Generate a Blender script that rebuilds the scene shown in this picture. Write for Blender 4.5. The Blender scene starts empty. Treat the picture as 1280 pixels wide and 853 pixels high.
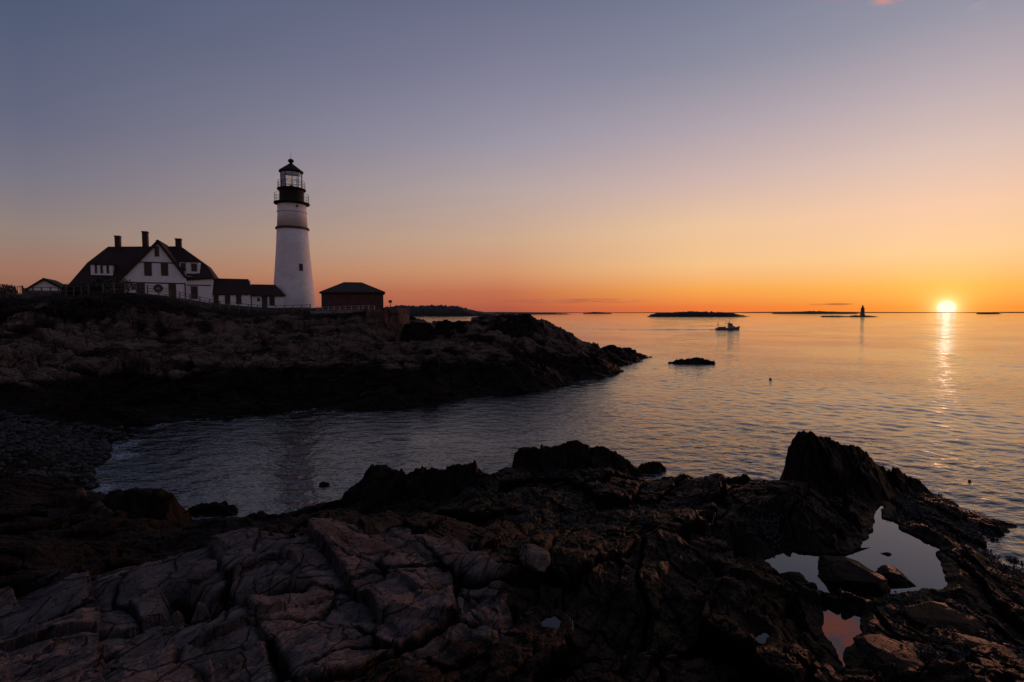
import bpy, math, random
import numpy as np
from mathutils import Vector, Matrix

random.seed(7)
C = bpy.context.scene.collection
scene = bpy.context.scene
PI = math.pi
R = math.radians

# ------------------------------------------------------------------ camera
CAM_Z = 8.0
FPX = 640.0                       # focal length in photo pixels (1280 wide): 18 mm on 36 mm
PITCH = math.atan(35.5 / FPX)
cam_d = bpy.data.cameras.new('camera')
cam_d.lens = 18.0
cam_d.sensor_width = 36.0
cam_d.clip_start = 0.05
cam_d.clip_end = 120000.0
cam = bpy.data.objects.new('camera', cam_d)
cam.location = (0, 0, CAM_Z)
cam.rotation_euler = (PI / 2 - PITCH, 0, 0)
C.objects.link(cam)
scene.camera = cam

# ------------------------------------------------------------------ sky
SUN_AZ = math.atan((1182 - 640) / FPX)          # to the right of straight ahead
SUN_EL = R(0.40)
SUN_DIR = Vector((math.sin(SUN_AZ) * math.cos(SUN_EL), math.cos(SUN_AZ) * math.cos(SUN_EL), math.sin(SUN_EL)))


def lin(c):
    return tuple((v / 255 / 12.92) if v / 255 <= 0.04045 else ((v / 255 + 0.055) / 1.055) ** 2.4 for v in c)


world = bpy.data.worlds.new('World')
scene.world = world
world.use_nodes = True
wn = world.node_tree
wn.nodes.clear()


class NT:
    """small helper to write node trees"""
    def __init__(s, t): s.t = t
    def n(s, typ, **kw):
        o = s.t.nodes.new(typ)
        for k, v in kw.items(): setattr(o, k, v)
        return o
    def l(s, a, b): s.t.links.new(a, b)
    def put(s, sock, v):
        if hasattr(v, 'is_output'): s.l(v, sock)
        else: sock.default_value = v
    def math(s, op, a, b=None, c=None, clamp=False):
        o = s.n('ShaderNodeMath', operation=op, use_clamp=clamp)
        s.put(o.inputs[0], a)
        if b is not None: s.put(o.inputs[1], b)
        if c is not None: s.put(o.inputs[2], c)
        return o.outputs[0]
    def vmath(s, op, a, b=None, out=0):
        o = s.n('ShaderNodeVectorMath', operation=op)
        s.put(o.inputs[0], a)
        if b is not None: s.put(o.inputs[1], b)
        return o.outputs[out]
    def mix(s, f, a, b, blend='MIX', clamp=False):
        o = s.n('ShaderNodeMix', data_type='RGBA', blend_type=blend)
        o.clamp_factor = True
        s.put(o.inputs[0], f); s.put(o.inputs[6], a); s.put(o.inputs[7], b)
        return o.outputs[2]
    def rng(s, v, a, b, c=0.0, d=1.0, smooth=True):
        o = s.n('ShaderNodeMapRange', interpolation_type='SMOOTHSTEP' if smooth else 'LINEAR')
        s.put(o.inputs[0], v)
        for i, q in zip((1, 2, 3, 4), (a, b, c, d)): o.inputs[i].default_value = q
        return o.outputs[0]
    def ramp(s, f, stops):
        o = s.n('ShaderNodeValToRGB')
        e = o.color_ramp.elements
        while len(e) < len(stops): e.new(0.5)
        for el, (p, c) in zip(e, stops):
            el.position = p; el.color = (*c, 1)
        s.put(o.inputs[0], f)
        return o.outputs[0]
    def noise(s, v, scale, detail=3.0, rough=0.5, dist=0.0):
        o = s.n('ShaderNodeTexNoise')
        s.put(o.inputs['Vector'], v)
        o.inputs['Scale'].default_value = scale; o.inputs['Detail'].default_value = detail
        o.inputs['Roughness'].default_value = rough; o.inputs['Distortion'].default_value = dist
        return o.outputs['Fac']


w = NT(wn)
geo = w.n('ShaderNodeTexCoord')
D = w.vmath('NORMALIZE', geo.outputs['Generated'])
sep = w.n('ShaderNodeSeparateXYZ'); w.l(D, sep.inputs[0])
dx, dy, dz = sep.outputs
el = w.math('MULTIPLY', w.math('ARCSINE', dz), 180 / PI)
pos = w.math('SQRT', w.math('DIVIDE', w.math('MAXIMUM', el, 0.0), 90.0))
hyp = w.math('MAXIMUM', w.math('SQRT', w.math('ADD', w.math('MULTIPLY', dx, dx), w.math('MULTIPLY', dy, dy))), 1e-4)
ca = w.math('DIVIDE', w.math('ADD', w.math('MULTIPLY', dx, math.sin(SUN_AZ)), w.math('MULTIPLY', dy, math.cos(SUN_AZ))), hyp)
az = w.math('MULTIPLY', w.math('ARCCOSINE', w.math('MINIMUM', w.math('MAXIMUM', ca, -1.0), 1.0)), 180 / PI)


def sky_ramp(stops):
    return w.ramp(pos, [(math.sqrt(e / 90), lin(c)) for e, c in stops])


S0 = sky_ramp([(0, (255, 140, 52)), (.5, (255, 150, 56)), (2.35, (254, 184, 86)), (5.3, (253, 205, 150)), (9.1, (247, 202, 170)),
               (13.5, (220, 193, 182)), (18.3, (189, 173, 178)), (24, (149, 148, 164)), (34, (112, 122, 150)), (60, (74, 90, 124)), (90, (62, 76, 108))])
S05 = sky_ramp([(0, (232, 112, 58)), (.6, (238, 124, 60)), (2.4, (248, 166, 80)), (5, (245, 194, 136)), (9, (236, 196, 158)), (13.5, (207, 180, 173)), (18.3, (176, 163, 172)),
               (24, (140, 140, 158)), (32, (108, 116, 142)), (60, (74, 89, 123)), (90, (62, 76, 108))])
S1 = sky_ramp([(0, (172, 86, 68)), (.5, (178, 90, 68)), (2.3, (195, 112, 78)), (4.6, (209, 149, 108)), (8.1, (203, 167, 140)), (13.3, (182, 164, 161)),
               (18.2, (155, 149, 164)), (24.5, (129, 128, 151)), (31.4, (104, 109, 133)), (60, (74, 88, 122)), (90, (62, 76, 108))])
S2 = sky_ramp([(0, (138, 82, 72)), (2, (152, 103, 86)), (3.6, (158, 116, 97)), (6.6, (146, 129, 121)), (11, (120, 117, 131)), (15.3, (101, 104, 127)),
               (20, (89, 96, 121)), (24, (78, 89, 115)), (40, (66, 80, 110)), (60, (62, 78, 110)), (90, (62, 76, 108))])
S3 = sky_ramp([(0, (128, 102, 102)), (4, (150, 118, 118)), (10, (154, 122, 124)), (18, (128, 112, 122)), (30, (90, 92, 110)), (60, (62, 74, 100)), (90, (60, 72, 100))])
sky = w.mix(w.rng(az, 2, 20, smooth=False), S0, S05)
sky = w.mix(w.rng(az, 20, 41, smooth=False), sky, S1)
sky = w.mix(w.rng(az, 41, 83, smooth=False), sky, S2)
sky = w.mix(w.rng(az, 90, 150), sky, S3)

# the physical sky adds its share of twilight on top of the measured colours
nis = w.n('ShaderNodeTexSky', sky_type='NISHITA', sun_disc=False)
nis.sun_elevation = SUN_EL
nis.sun_rotation = SUN_AZ
nis.dust_density = 2.5
nis.air_density = 1.0
sky = w.mix(1.0, sky, w.vmath('MULTIPLY', nis.outputs[0], (0.002, 0.002, 0.002)), 'ADD')

# thin clouds: bands low over the sea and two lit wisps high on the right
def cloud_band(px, py, wpx, hpx, seed):
    u, v = (px - 640) / FPX, (391 - py) / FPX
    a0 = math.degrees(math.atan(u)); e0 = math.degrees(math.atan(v * math.cos(math.atan(u))))
    aw = math.degrees(wpx / FPX * math.cos(R(a0)) ** 2); ew = math.degrees(hpx / FPX) * math.cos(R(a0))
    return a0, e0, aw, ew
saz = w.math('MULTIPLY', w.math('ARCTAN2', dx, dy), 180 / PI)
comb = w.n('ShaderNodeCombineXYZ'); w.l(saz, comb.inputs[0]); w.l(el, comb.inputs[1])
def cloud(sky, px, py, wpx, hpx, col, amt, sc=(1.0, 6.0), thr=(.35, .7), tilt=0.0):
    a0, e0, aw, ew = cloud_band(px, py, wpx, hpx, 0)
    da = w.math('SUBTRACT', saz, a0); de = w.math('SUBTRACT', w.math('SUBTRACT', el, e0), w.math('MULTIPLY', da, tilt))
    da = w.math('DIVIDE', da, aw); de = w.math('DIVIDE', de, ew)
    r2 = w.math('ADD', w.math('MULTIPLY', da, da), w.math('MULTIPLY', de, de))
    nz = w.noise(w.vmath('MULTIPLY', comb.outputs[0], (sc[0], sc[1], 1)), 1.0, 4.0, .6)
    m = w.math('MULTIPLY', w.rng(r2, 1.0, .05), w.rng(nz, *thr))
    return w.mix(w.math('MULTIPLY', m, amt), sky, (*lin(col), 1))
sky = cloud(sky, 715, 376.5, 110, 4, (165, 86, 72), .75, (.35, 5))
sky = cloud(sky, 1046, 380.5, 24, 1.8, (180, 96, 52), .8, (.3, 5), (.2, .5))
sky = cloud(sky, 1020, 381, 14, 1.6, (205, 115, 58), .5, (.3, 5), (.2, .5))
sky = cloud(sky, 1126, -6, 62, 15, (250, 150, 110), .95, (.55, 1.1), (.35, .6), .12)
sky = cloud(sky, 1090, -40, 130, 40, (225, 128, 108), .95, (.35, .7), (.30, .58))
sky = cloud(sky, 1212, 19, 26, 6, (176, 158, 166), .6, (.6, 2.5))

# sun disc and its aureole
sd = w.vmath('DOT_PRODUCT', D, tuple(SUN_DIR), out=1)
ang = w.math('MULTIPLY', w.math('ARCCOSINE', w.math('MINIMUM', sd, 1.0)), 180 / PI)
halo = w.math('POWER', 2.718, w.math('DIVIDE', ang, -0.45))
halo2 = w.math('POWER', 2.718, w.math('DIVIDE', ang, -2.6))
sky = w.mix(1.0, sky, w.vmath('MULTIPLY', w.vmath('MULTIPLY', (1.0, .85, .45), (2.2, 2.2, 2.2)), halo), 'ADD')
sky = w.mix(1.0, sky, w.vmath('MULTIPLY', (.28, .17, .03), halo2), 'ADD')
disc = w.rng(ang, .70, .30)
sky = w.mix(1.0, sky, w.vmath('MULTIPLY', (6.0, 5.9, 5.2), disc), 'ADD')
bg = w.n('ShaderNodeBackground'); w.l(sky, bg.inputs[0]); bg.inputs[1].default_value = 1.0
wo = w.n('ShaderNodeOutputWorld'); w.l(bg.outputs[0], wo.inputs[0])

# ------------------------------------------------------------------ sun
sl = bpy.data.lights.new('sun', 'SUN')
sl.energy = 0.52
sl.color = (1.0, 0.38, 0.24)
sl.angle = R(0.55)
so = bpy.data.objects.new('sun', sl)
so.rotation_euler = SUN_DIR.to_track_quat('Z', 'Y').to_euler()
so.location = (0, 0, 60)
C.objects.link(so)

scene.view_settings.view_transform = 'Standard'
scene.view_settings.look = 'None'
scene.view_settings.gamma = 1.0
scene.view_settings.exposure = 0.0
scene.cycles.sample_clamp_direct = 1.0      # tames the speckle of the sun on the water

# ------------------------------------------------------------------ photo rays
cp, sp = math.cos(PITCH), math.sin(PITCH)


def ray(px, py):
    u, v = (px - 640) / FPX, (426.5 - py) / FPX
    return Vector((u, cp + v * sp, -sp + v * cp))


def at(px, py, Y):
    d = ray(px, py); k = Y / d.y
    return Vector((d.x * k, Y, CAM_Z + d.z * k))


def atz(px, py, z):
    d = ray(px, py); k = (z - CAM_Z) / d.z
    return Vector((d.x * k, d.y * k, z))


# ------------------------------------------------------------------ scene object helpers
def thing(name, label, cat, loc=(0, 0, 0), rotz=0.0, group=None):
    o = bpy.data.objects.new(name, None)
    o.empty_display_size = .3
    C.objects.link(o); o.location = loc; o.rotation_euler = (0, 0, rotz)
    tag(o, label, cat, group)
    return o


def tag(o, label=None, cat=None, group=None, kind=None):
    if label: o['label'] = label
    if cat: o['category'] = cat
    if group: o['group'] = group
    if kind: o['kind'] = kind
    return o


class MB:
    """collects shapes, builds one mesh object"""
    def __init__(s): s.v = []; s.f = []
    def add(s, vs, fs):
        b = len(s.v); s.v += [tuple(v) for v in vs]; s.f += [tuple(i + b for i in f) for f in fs]; return s
    def box(s, x0, x1, y0, y1, z0, z1):
        if x0 > x1: x0, x1 = x1, x0
        if y0 > y1: y0, y1 = y1, y0
        if z0 > z1: z0, z1 = z1, z0
        return s.add([(x0, y0, z0), (x1, y0, z0), (x1, y1, z0), (x0, y1, z0), (x0, y0, z1), (x1, y0, z1), (x1, y1, z1), (x0, y1, z1)],
                     [(0, 3, 2, 1), (4, 5, 6, 7), (0, 1, 5, 4), (1, 2, 6, 5), (2, 3, 7, 6), (3, 0, 4, 7)])
    def prism(s, poly, y0, y1):
        """polygon in (x, z), counter-clockwise seen from -y, extruded along y"""
        n = len(poly)
        vs = [(x, y0, z) for x, z in poly] + [(x, y1, z) for x, z in poly]
        fs = [tuple(range(n)), tuple(range(2 * n - 1, n - 1, -1))]
        fs += [(i, i + n, (i + 1) % n + n, (i + 1) % n) for i in range(n)]
        return s.add(vs, fs)
    def slab(s, quad, n, th):
        """thick quad: four points, thickness th along -n"""
        q = [Vector(p) for p in quad]; n = Vector(n).normalized() * th
        k = len(q)
        vs = [p for p in q] + [p - n for p in q]
        fs = [tuple(range(k)), tuple(range(2 * k - 1, k - 1, -1))] + [(i, i + k, (i + 1) % k + k, (i + 1) % k) for i in range(k)]
        return s.add(vs, fs)
    def tube(s, p0, p1, r0, r1=None, n=8):
        r1 = r0 if r1 is None else r1
        p0, p1 = Vector(p0), Vector(p1); d = (p1 - p0).normalized()
        a = d.orthogonal().normalized(); b = d.cross(a)
        vs = []
        for p, r in ((p0, r0), (p1, r1)):
            for i in range(n):
                t = 2 * PI * i / n; vs.append(p + a * (r * math.cos(t)) + b * (r * math.sin(t)))
        fs = [(i, (i + 1) % n, (i + 1) % n + n, i + n) for i in range(n)] + [tuple(range(n - 1, -1, -1)), tuple(range(n, 2 * n))]
        return s.add(vs, fs)
    def lathe(s, prof, n=32, a0=0.0):
        """profile [(r, z)], closed surface of revolution about the z axis"""
        vs = []; fs = []
        for r, z in prof:
            for i in range(n):
                t = 2 * PI * i / n + a0; vs.append((r * math.cos(t), r * math.sin(t), z))
        m = len(prof)
        for j in range(m - 1):
            for i in range(n):
                fs.append((j * n + i, j * n + (i + 1) % n, (j + 1) * n + (i + 1) % n, (j + 1) * n + i))
        if prof[0][0] > 1e-4: fs.append(tuple(range(n - 1, -1, -1)))
        if prof[-1][0] > 1e-4: fs.append(tuple((m - 1) * n + i for i in range(n)))
        return s.add(vs, fs)
    def ring(s, r, z, rt, n=32, m=6, a0=0.0):
        vs = []; fs = []
        for i in range(n):
            t = 2 * PI * i / n + a0
            for j in range(m):
                q = 2 * PI * j / m
                rr = r + rt * math.cos(q); vs.append((rr * math.cos(t), rr * math.sin(t), z + rt * math.sin(q)))
        for i in range(n):
            for j in range(m):
                fs.append((i * m + j, ((i + 1) % n) * m + j, ((i + 1) % n) * m + (j + 1) % m, i * m + (j + 1) % m))
        return s.add(vs, fs)
    def mesh(s, name, mat, smooth=False):
        me = bpy.data.meshes.new(name); me.from_pydata(s.v, [], s.f); me.validate(); me.update()
        import bmesh
        b = bmesh.new(); b.from_mesh(me); bmesh.ops.recalc_face_normals(b, faces=b.faces); b.to_mesh(me); b.free()
        if smooth: me.polygons.foreach_set('use_smooth', [True] * len(me.polygons))
        if mat: me.materials.append(mat)
        return me
    def build(s, name, mat, parent=None, smooth=False, loc=None):
        o = bpy.data.objects.new(name, s.mesh(name, mat, smooth)); C.objects.link(o)
        if parent: o.parent = parent
        if loc: o.location = loc
        return o


def np_mesh(name, V, F, mat, smooth=True, attrs=None):
    """mesh object from numpy arrays; F is (n,4) or (n,3)"""
    me = bpy.data.meshes.new(name)
    k = F.shape[1]
    me.vertices.add(len(V)); me.vertices.foreach_set('co', np.ascontiguousarray(V, np.float32).ravel())
    me.loops.add(F.size); me.loops.foreach_set('vertex_index', np.ascontiguousarray(F, np.int32).ravel())
    me.polygons.add(len(F)); me.polygons.foreach_set('loop_start', np.arange(0, F.size, k, dtype=np.int32))
    me.polygons.foreach_set('loop_total', np.full(len(F), k, np.int32))
    me.polygons.foreach_set('use_smooth', np.full(len(F), smooth, bool))
    me.update(calc_edges=True); me.validate()
    for an, av in (attrs or {}).items():
        a = me.attributes.new(an, 'FLOAT', 'POINT'); a.data.foreach_set('value', np.ascontiguousarray(av, np.float32).ravel())
    if mat: me.materials.append(mat)
    o = bpy.data.objects.new(name, me); C.objects.link(o)
    return o


def grid_faces(nr, nc, wrap=False):
    i = np.arange(nr - 1)[:, None]; j = np.arange(nc if wrap else nc - 1)[None, :]
    a = i * nc + j; b = i * nc + (j + 1) % nc
    return np.stack([a, b, b + nc, a + nc], -1).reshape(-1, 4)


# ------------------------------------------------------------------ numpy noise
def _hash(ix, iy, seed):
    h = (ix.astype(np.int64) * 374761393 + iy.astype(np.int64) * 668265263 + seed * 2246822519) & 0xFFFFFFFF
    h = ((h ^ (h >> 13)) * 1274126177) & 0xFFFFFFFF
    h = ((h ^ (h >> 16)) * 2246822519) & 0xFFFFFFFF
    h = h ^ (h >> 15)
    return (h & 0xFFFFFF) / float(0x1000000)


def vnoise(x, y, seed=0):
    x0, y0 = np.floor(x), np.floor(y)
    fx, fy = x - x0, y - y0
    fx = fx * fx * fx * (fx * (fx * 6 - 15) + 10); fy = fy * fy * fy * (fy * (fy * 6 - 15) + 10)
    a, b = _hash(x0, y0, seed), _hash(x0 + 1, y0, seed)
    c, d = _hash(x0, y0 + 1, seed), _hash(x0 + 1, y0 + 1, seed)
    return (a + (b - a) * fx) * (1 - fy) + (c + (d - c) * fx) * fy - 0.5


def fbm(x, y, seed=0, oct=4, gain=.5):
    s = 0; a = 1.0; f = 1.0
    for i in range(oct):
        s = s + a * vnoise(x * f + i * 17.3, y * f - i * 9.1, seed + i); a *= gain; f *= 2.03
    return s


def vnoise3(p, seed=0):
    """value noise in 3D made of 2D hashes"""
    z0 = np.floor(p[:, 2]); fz = p[:, 2] - z0; fz = fz * fz * (3 - 2 * fz)
    lo = _vz(p, z0, seed); hi = _vz(p, z0 + 1, seed)
    return lo + (hi - lo) * fz


def _vz(p, zi, seed):
    x0, y0 = np.floor(p[:, 0]), np.floor(p[:, 1])
    fx, fy = p[:, 0] - x0, p[:, 1] - y0
    fx = fx * fx * (3 - 2 * fx); fy = fy * fy * (3 - 2 * fy)
    o = zi * 131.0
    a, b = _hash(x0 + o, y0 - o, seed), _hash(x0 + 1 + o, y0 - o, seed)
    c, d = _hash(x0 + o, y0 + 1 - o, seed), _hash(x0 + 1 + o, y0 + 1 - o, seed)
    return (a + (b - a) * fx) * (1 - fy) + (c + (d - c) * fx) * fy - .5


def worley(x, y, seed):
    """F1, F2 and, for the nearest cell, three random numbers and the offset from its point"""
    ix, iy = np.floor(x), np.floor(y)
    f1 = np.full(x.shape, 9.0); f2 = np.full(x.shape, 9.0)
    r1 = np.zeros(x.shape); r2 = np.zeros(x.shape); r3 = np.zeros(x.shape); ox = np.zeros(x.shape); oy = np.zeros(x.shape)
    for a in (-1, 0, 1):
        for b in (-1, 0, 1):
            cx, cy = ix + a, iy + b
            qx = cx + _hash(cx, cy, seed) - x; qy = cy + _hash(cx, cy, seed + 1) - y
            d = np.sqrt(qx * qx + qy * qy)
            nw = d < f1
            f2 = np.where(nw, f1, np.minimum(f2, d)); f1 = np.where(nw, d, f1)
            h1, h2, h3 = _hash(cx, cy, seed + 2), _hash(cx, cy, seed + 3), _hash(cx, cy, seed + 4)
            r1 = np.where(nw, h1, r1); r2 = np.where(nw, h2, r2); r3 = np.where(nw, h3, r3)
            ox = np.where(nw, -qx, ox); oy = np.where(nw, -qy, oy)
    return f1, f2, r1, r2, r3, ox, oy


def sst(a, b, x):
    t = np.clip((x - a) / (b - a), 0, 1); return t * t * (3 - 2 * t)


STRATA = R(62)


def blocky(x, y, size, seed, aniso=2.2, ang=STRATA, tilt=1.0, jitter=.22, crack=.35, cw=.06):
    """fractured rock: every cell a tilted slab, with cracks between; about +-0.5 high per unit. Returns height, crack mask"""
    jx = fbm(x / size * .8, y / size * .8, seed + 50, 3); jy = fbm(x / size * .8 + 31, y / size * .8 - 12, seed + 60, 3)
    c, s = math.cos(ang), math.sin(ang)
    u = (x * c + y * s) / (size * aniso) + jx * jitter; v = (-x * s + y * c) / size + jy * jitter
    f1, f2, r1, r2, r3, ox, oy = worley(u, v, seed)
    k = 1 - sst(0, cw, f2 - f1)
    h = (r1 - .5) * .7 + tilt * ((r2 - .5) * ox * 1.2 + (r3 - .45) * oy * 1.6) - .05 * f1 - crack * k
    return h, k


def ledges(x, y, size, ang, seed, warp=.25):
    """parallel straight joints: tilted steps between them. Returns height and joint mask"""
    w_ = (-x * math.sin(ang) + y * math.cos(ang)) / size + warp * fbm(x / size * .45, y / size * .45, seed + 7, 3)
    c = np.floor(w_); f = w_ - c
    seg = np.floor((x * math.cos(ang) + y * math.sin(ang)) / (size * 4.5) + _hash(c, c * 0 + 3, seed + 2) * 7 + .1 * vnoise(x / size, y / size, seed + 9))
    h = (_hash(c, seg, seed) - .5) + (f - .5) * (_hash(c, seg, seed + 1) - .4) * 1.3
    return h, 1 - sst(0, .07, np.minimum(f, 1 - f))


def rbf(P, power=1.3, smooth=0.02):
    P = np.array([tuple(p) for p in P], float); xy = P[:, :2]; n = len(P)
    d = np.sqrt(((xy[:, None] - xy[None]) ** 2).sum(-1)) ** power
    A = np.zeros((n + 3, n + 3)); A[:n, :n] = -d + np.eye(n) * -smooth * 0 + np.eye(n) * smooth
    A[:n, n] = 1; A[:n, n + 1:] = xy; A[n, :n] = 1; A[n + 1:, :n] = xy.T
    b = np.zeros(n + 3); b[:n] = P[:, 2]
    wt = np.linalg.solve(A, b)
    def f(x, y):
        out = wt[n] + wt[n + 1] * x + wt[n + 2] * y
        for i in range(n):
            out = out - wt[i] * ((x - xy[i, 0]) ** 2 + (y - xy[i, 1]) ** 2) ** (power / 2)
        return out
    return f


def poly_sd(x, y, poly):
    """signed distance to a polygon (negative inside)"""
    d = np.full(x.shape, 1e9); ins = np.zeros(x.shape, bool); n = len(poly)
    for i in range(n):
        ax, ay = poly[i]; bx, by = poly[(i + 1) % n]
        ex, ey = bx - ax, by - ay
        t = np.clip(((x - ax) * ex + (y - ay) * ey) / (ex * ex + ey * ey + 1e-9), 0, 1)
        d = np.minimum(d, np.hypot(x - ax - t * ex, y - ay - t * ey))
        c = ((ay > y) != (by > y)) & (x < (bx - ax) * (y - ay) / (by - ay + 1e-12) + ax)
        ins ^= c
    return np.where(ins, -d, d)


# ------------------------------------------------------------------ materials
def new_mat(name):
    m = bpy.data.materials.new(name); m.use_nodes = True
    t = NT(m.node_tree); b = m.node_tree.nodes['Principled BSDF']
    return m, t, b


def simple_mat(name, col, rough=.6, var=.25, scale=3.0, metal=0.0, bump=0.0, bscale=20.0):
    m, t, b = new_mat(name)
    g = t.n('ShaderNodeTexCoord').outputs['Object']
    nz = t.noise(g, scale, 5.0, .6)
    c = t.mix(t.rng(nz, .3, .7), tuple(v * (1 - var) for v in col) + (1,), tuple(min(1, v * (1 + var)) for v in col) + (1,))
    t.l(c, b.inputs['Base Color'])
    b.inputs['Roughness'].default_value = rough; b.inputs['Metallic'].default_value = metal
    if bump:
        bn = t.n('ShaderNodeBump'); bn.inputs['Strength'].default_value = bump; bn.inputs['Distance'].default_value = .02
        t.l(t.noise(g, bscale, 4.0, .6), bn.inputs['Height']); t.l(bn.outputs[0], b.inputs['Normal'])
    return m


def rock_mat(name, fine=1.0, dist=.05, light=(.195, .145, .128), mid=(.078, .056, .049), dark=(.016, .0103, .0082), strata=STRATA):
    m, t, b = new_mat(name)
    P = t.n('ShaderNodeNewGeometry').outputs['Position']
    at_p = t.n('ShaderNodeAttribute', attribute_name='pale').outputs['Fac']
    at_k = t.n('ShaderNodeAttribute', attribute_name='crack').outputs['Fac']
    m0 = t.n('ShaderNodeMapping'); m0.inputs['Rotation'].default_value = (0, R(8), -strata)
    t.l(P, m0.inputs['Vector'])
    mp = t.n('ShaderNodeMapping'); mp.inputs['Scale'].default_value = (.22, 1.5, .9); t.l(m0.outputs[0], mp.inputs['Vector'])
    st = t.noise(mp.outputs[0], 4.5 * fine, 6.0, .62, .4)
    st2 = t.noise(mp.outputs[0], 17 * fine, 4.0, .6, .2)
    big = t.noise(P, .9 * fine, 5.0, .6)
    gr = t.noise(P, 26 * fine, 4.0, .65)
    vo = t.n('ShaderNodeTexVoronoi', feature='DISTANCE_TO_EDGE'); vo.inputs['Scale'].default_value = 1.5 * fine
    wn_ = t.n('ShaderNodeTexNoise'); wn_.inputs['Scale'].default_value = 1.6 * fine; wn_.inputs['Detail'].default_value = 4; t.l(P, wn_.inputs['Vector'])
    mc = t.n('ShaderNodeMapping'); mc.inputs['Scale'].default_value = (.55, 1.25, .8); t.l(m0.outputs[0], mc.inputs['Vector'])
    t.l(t.vmath('ADD', mc.outputs[0], t.vmath('MULTIPLY', wn_.outputs['Color'], (.35 / fine, .35 / fine, .35 / fine))), vo.inputs['Vector'])
    vc = t.rng(vo.outputs['Distance'], .0, .03)
    vo2 = t.n('ShaderNodeTexVoronoi', feature='DISTANCE_TO_EDGE'); vo2.inputs['Scale'].default_value = 4.2 * fine
    t.l(t.vmath('ADD', mc.outputs[0], t.vmath('MULTIPLY', wn_.outputs['Color'], (.5 / fine, .5 / fine, .5 / fine))), vo2.inputs['Vector'])
    vc = t.math('MULTIPLY', vc, t.math('ADD', .45, t.math('MULTIPLY', t.rng(vo2.outputs['Distance'], .0, .03), .55)))
    pc = t.mix(t.rng(t.math('ADD', t.math('MULTIPLY', st, .4), t.math('MULTIPLY', big, .7)), .40, .66), (*mid, 1), (*light, 1))
    pc = t.mix(t.math('MULTIPLY', t.rng(st2, .66, .40), .45), pc, (mid[0] * .75, mid[1] * .7, mid[2] * .72, 1))
    pc = t.mix(t.math('MULTIPLY', t.rng(big, .56, .7), .45), pc, (.13, .072, .052, 1))          # iron staining
    dc = t.mix(t.rng(gr, .35, .7), (dark[0] * .6, dark[1] * .6, dark[2] * .6, 1), (dark[0] * 1.5, dark[1] * 1.35, dark[2] * 1.2, 1))
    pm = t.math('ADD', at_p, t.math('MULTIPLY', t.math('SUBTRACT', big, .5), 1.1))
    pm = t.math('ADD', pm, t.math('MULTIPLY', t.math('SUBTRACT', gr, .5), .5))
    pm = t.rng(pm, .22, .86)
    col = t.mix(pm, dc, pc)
    ck = t.math('MULTIPLY', t.math('SUBTRACT', 1.0, t.math('MULTIPLY', at_k, .85)), t.math('ADD', .22, t.math('MULTIPLY', vc, .78)))
    hs = t.n('ShaderNodeHueSaturation'); t.l(col, hs.inputs['Color']); t.l(ck, hs.inputs['Value'])
    t.l(hs.outputs[0], b.inputs['Base Color'])
    t.l(t.math('ADD', .5, t.math('MULTIPLY', pm, .3)), b.inputs['Roughness'])
    b.inputs['Specular IOR Level'].default_value = 0.025
    h = t.math('ADD', t.math('ADD', t.math('MULTIPLY', st, .26), t.math('MULTIPLY', st2, .07)), t.math('ADD', t.math('MULTIPLY', gr, .30), t.math('MULTIPLY', vc, .42)))
    bn = t.n('ShaderNodeBump'); bn.inputs['Strength'].default_value = .9; bn.inputs['Distance'].default_value = dist
    t.l(h, bn.inputs['Height']); t.l(bn.outputs[0], b.inputs['Normal'])
    return m


ROCK = rock_mat('shore_rock', 1.0, .06)
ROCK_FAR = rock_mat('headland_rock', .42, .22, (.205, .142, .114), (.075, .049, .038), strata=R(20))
M = {
    'white_wall': simple_mat('white_clapboard', (.80, .78, .78), .6, .06, 1.5),
    'tower_white': simple_mat('whitewashed_stone', (.80, .77, .76), .7, .09, .8, bump=1.0, bscale=3.2),
    'roof': simple_mat('red_brown_shingle', (.030, .012, .009), .85, .4, 2.5, bump=.5, bscale=9),
    'brick_red': simple_mat('red_brick', (.085, .030, .024), .8, .25, 2.0, bump=.4, bscale=8),
    'chimney': simple_mat('chimney_brick', (.045, .020, .017), .85, .3, 4.0),
    'black': simple_mat('black_ironwork', (.009, .006, .005), .9, .2),
    'darkred': simple_mat('dark_drum_paint', (.014, .007, .006), .8, .2),
    'belt': simple_mat('belt_stone', (.075, .058, .054), .85, .2),
    'trim': simple_mat('dark_trim', (.035, .028, .028), .6, .2),
    'window_frame': simple_mat('window_sash', (.022, .018, .016), .5, .2),
    'wood': simple_mat('weathered_wood', (.10, .075, .06), .8, .3, 6.0),
    'palewood': simple_mat('pale_fence_wood', (.30, .25, .225), .8, .2, 6.0),
    'stone': simple_mat('mortared_stone', (.20, .165, .15), .85, .35, 1.6, bump=.8, bscale=3.0),
    'curtain': simple_mat('amber_blind', (.075, .042, .024), .7, .15),
    'leaf': simple_mat('dark_leaf', (.022, .026, .014), .7, .4, 2.0),
    'grass': simple_mat('dry_grass', (.035, .028, .016), .8, .4, 2.0),
    'hull': simple_mat('boat_hull_paint', (.13, .14, .18), .35, .15),
    'cabin': simple_mat('boat_cabin_paint', (.22, .22, .25), .4, .1),
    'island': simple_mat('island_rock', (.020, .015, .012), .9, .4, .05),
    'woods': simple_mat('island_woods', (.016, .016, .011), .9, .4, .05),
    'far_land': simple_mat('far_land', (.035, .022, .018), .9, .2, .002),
    'buoy': simple_mat('buoy_paint', (.05, .025, .02), .5, .2),
    'pebble': simple_mat('beach_pebble', (.009, .0065, .0055), .7, .5, 1.3),
    'weed': simple_mat('rockweed', (.018, .011, .007), .75, .5, 4.0),
    'granite': simple_mat('granite_blocks', (.10, .085, .075), .8, .3, .3),
}


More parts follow.
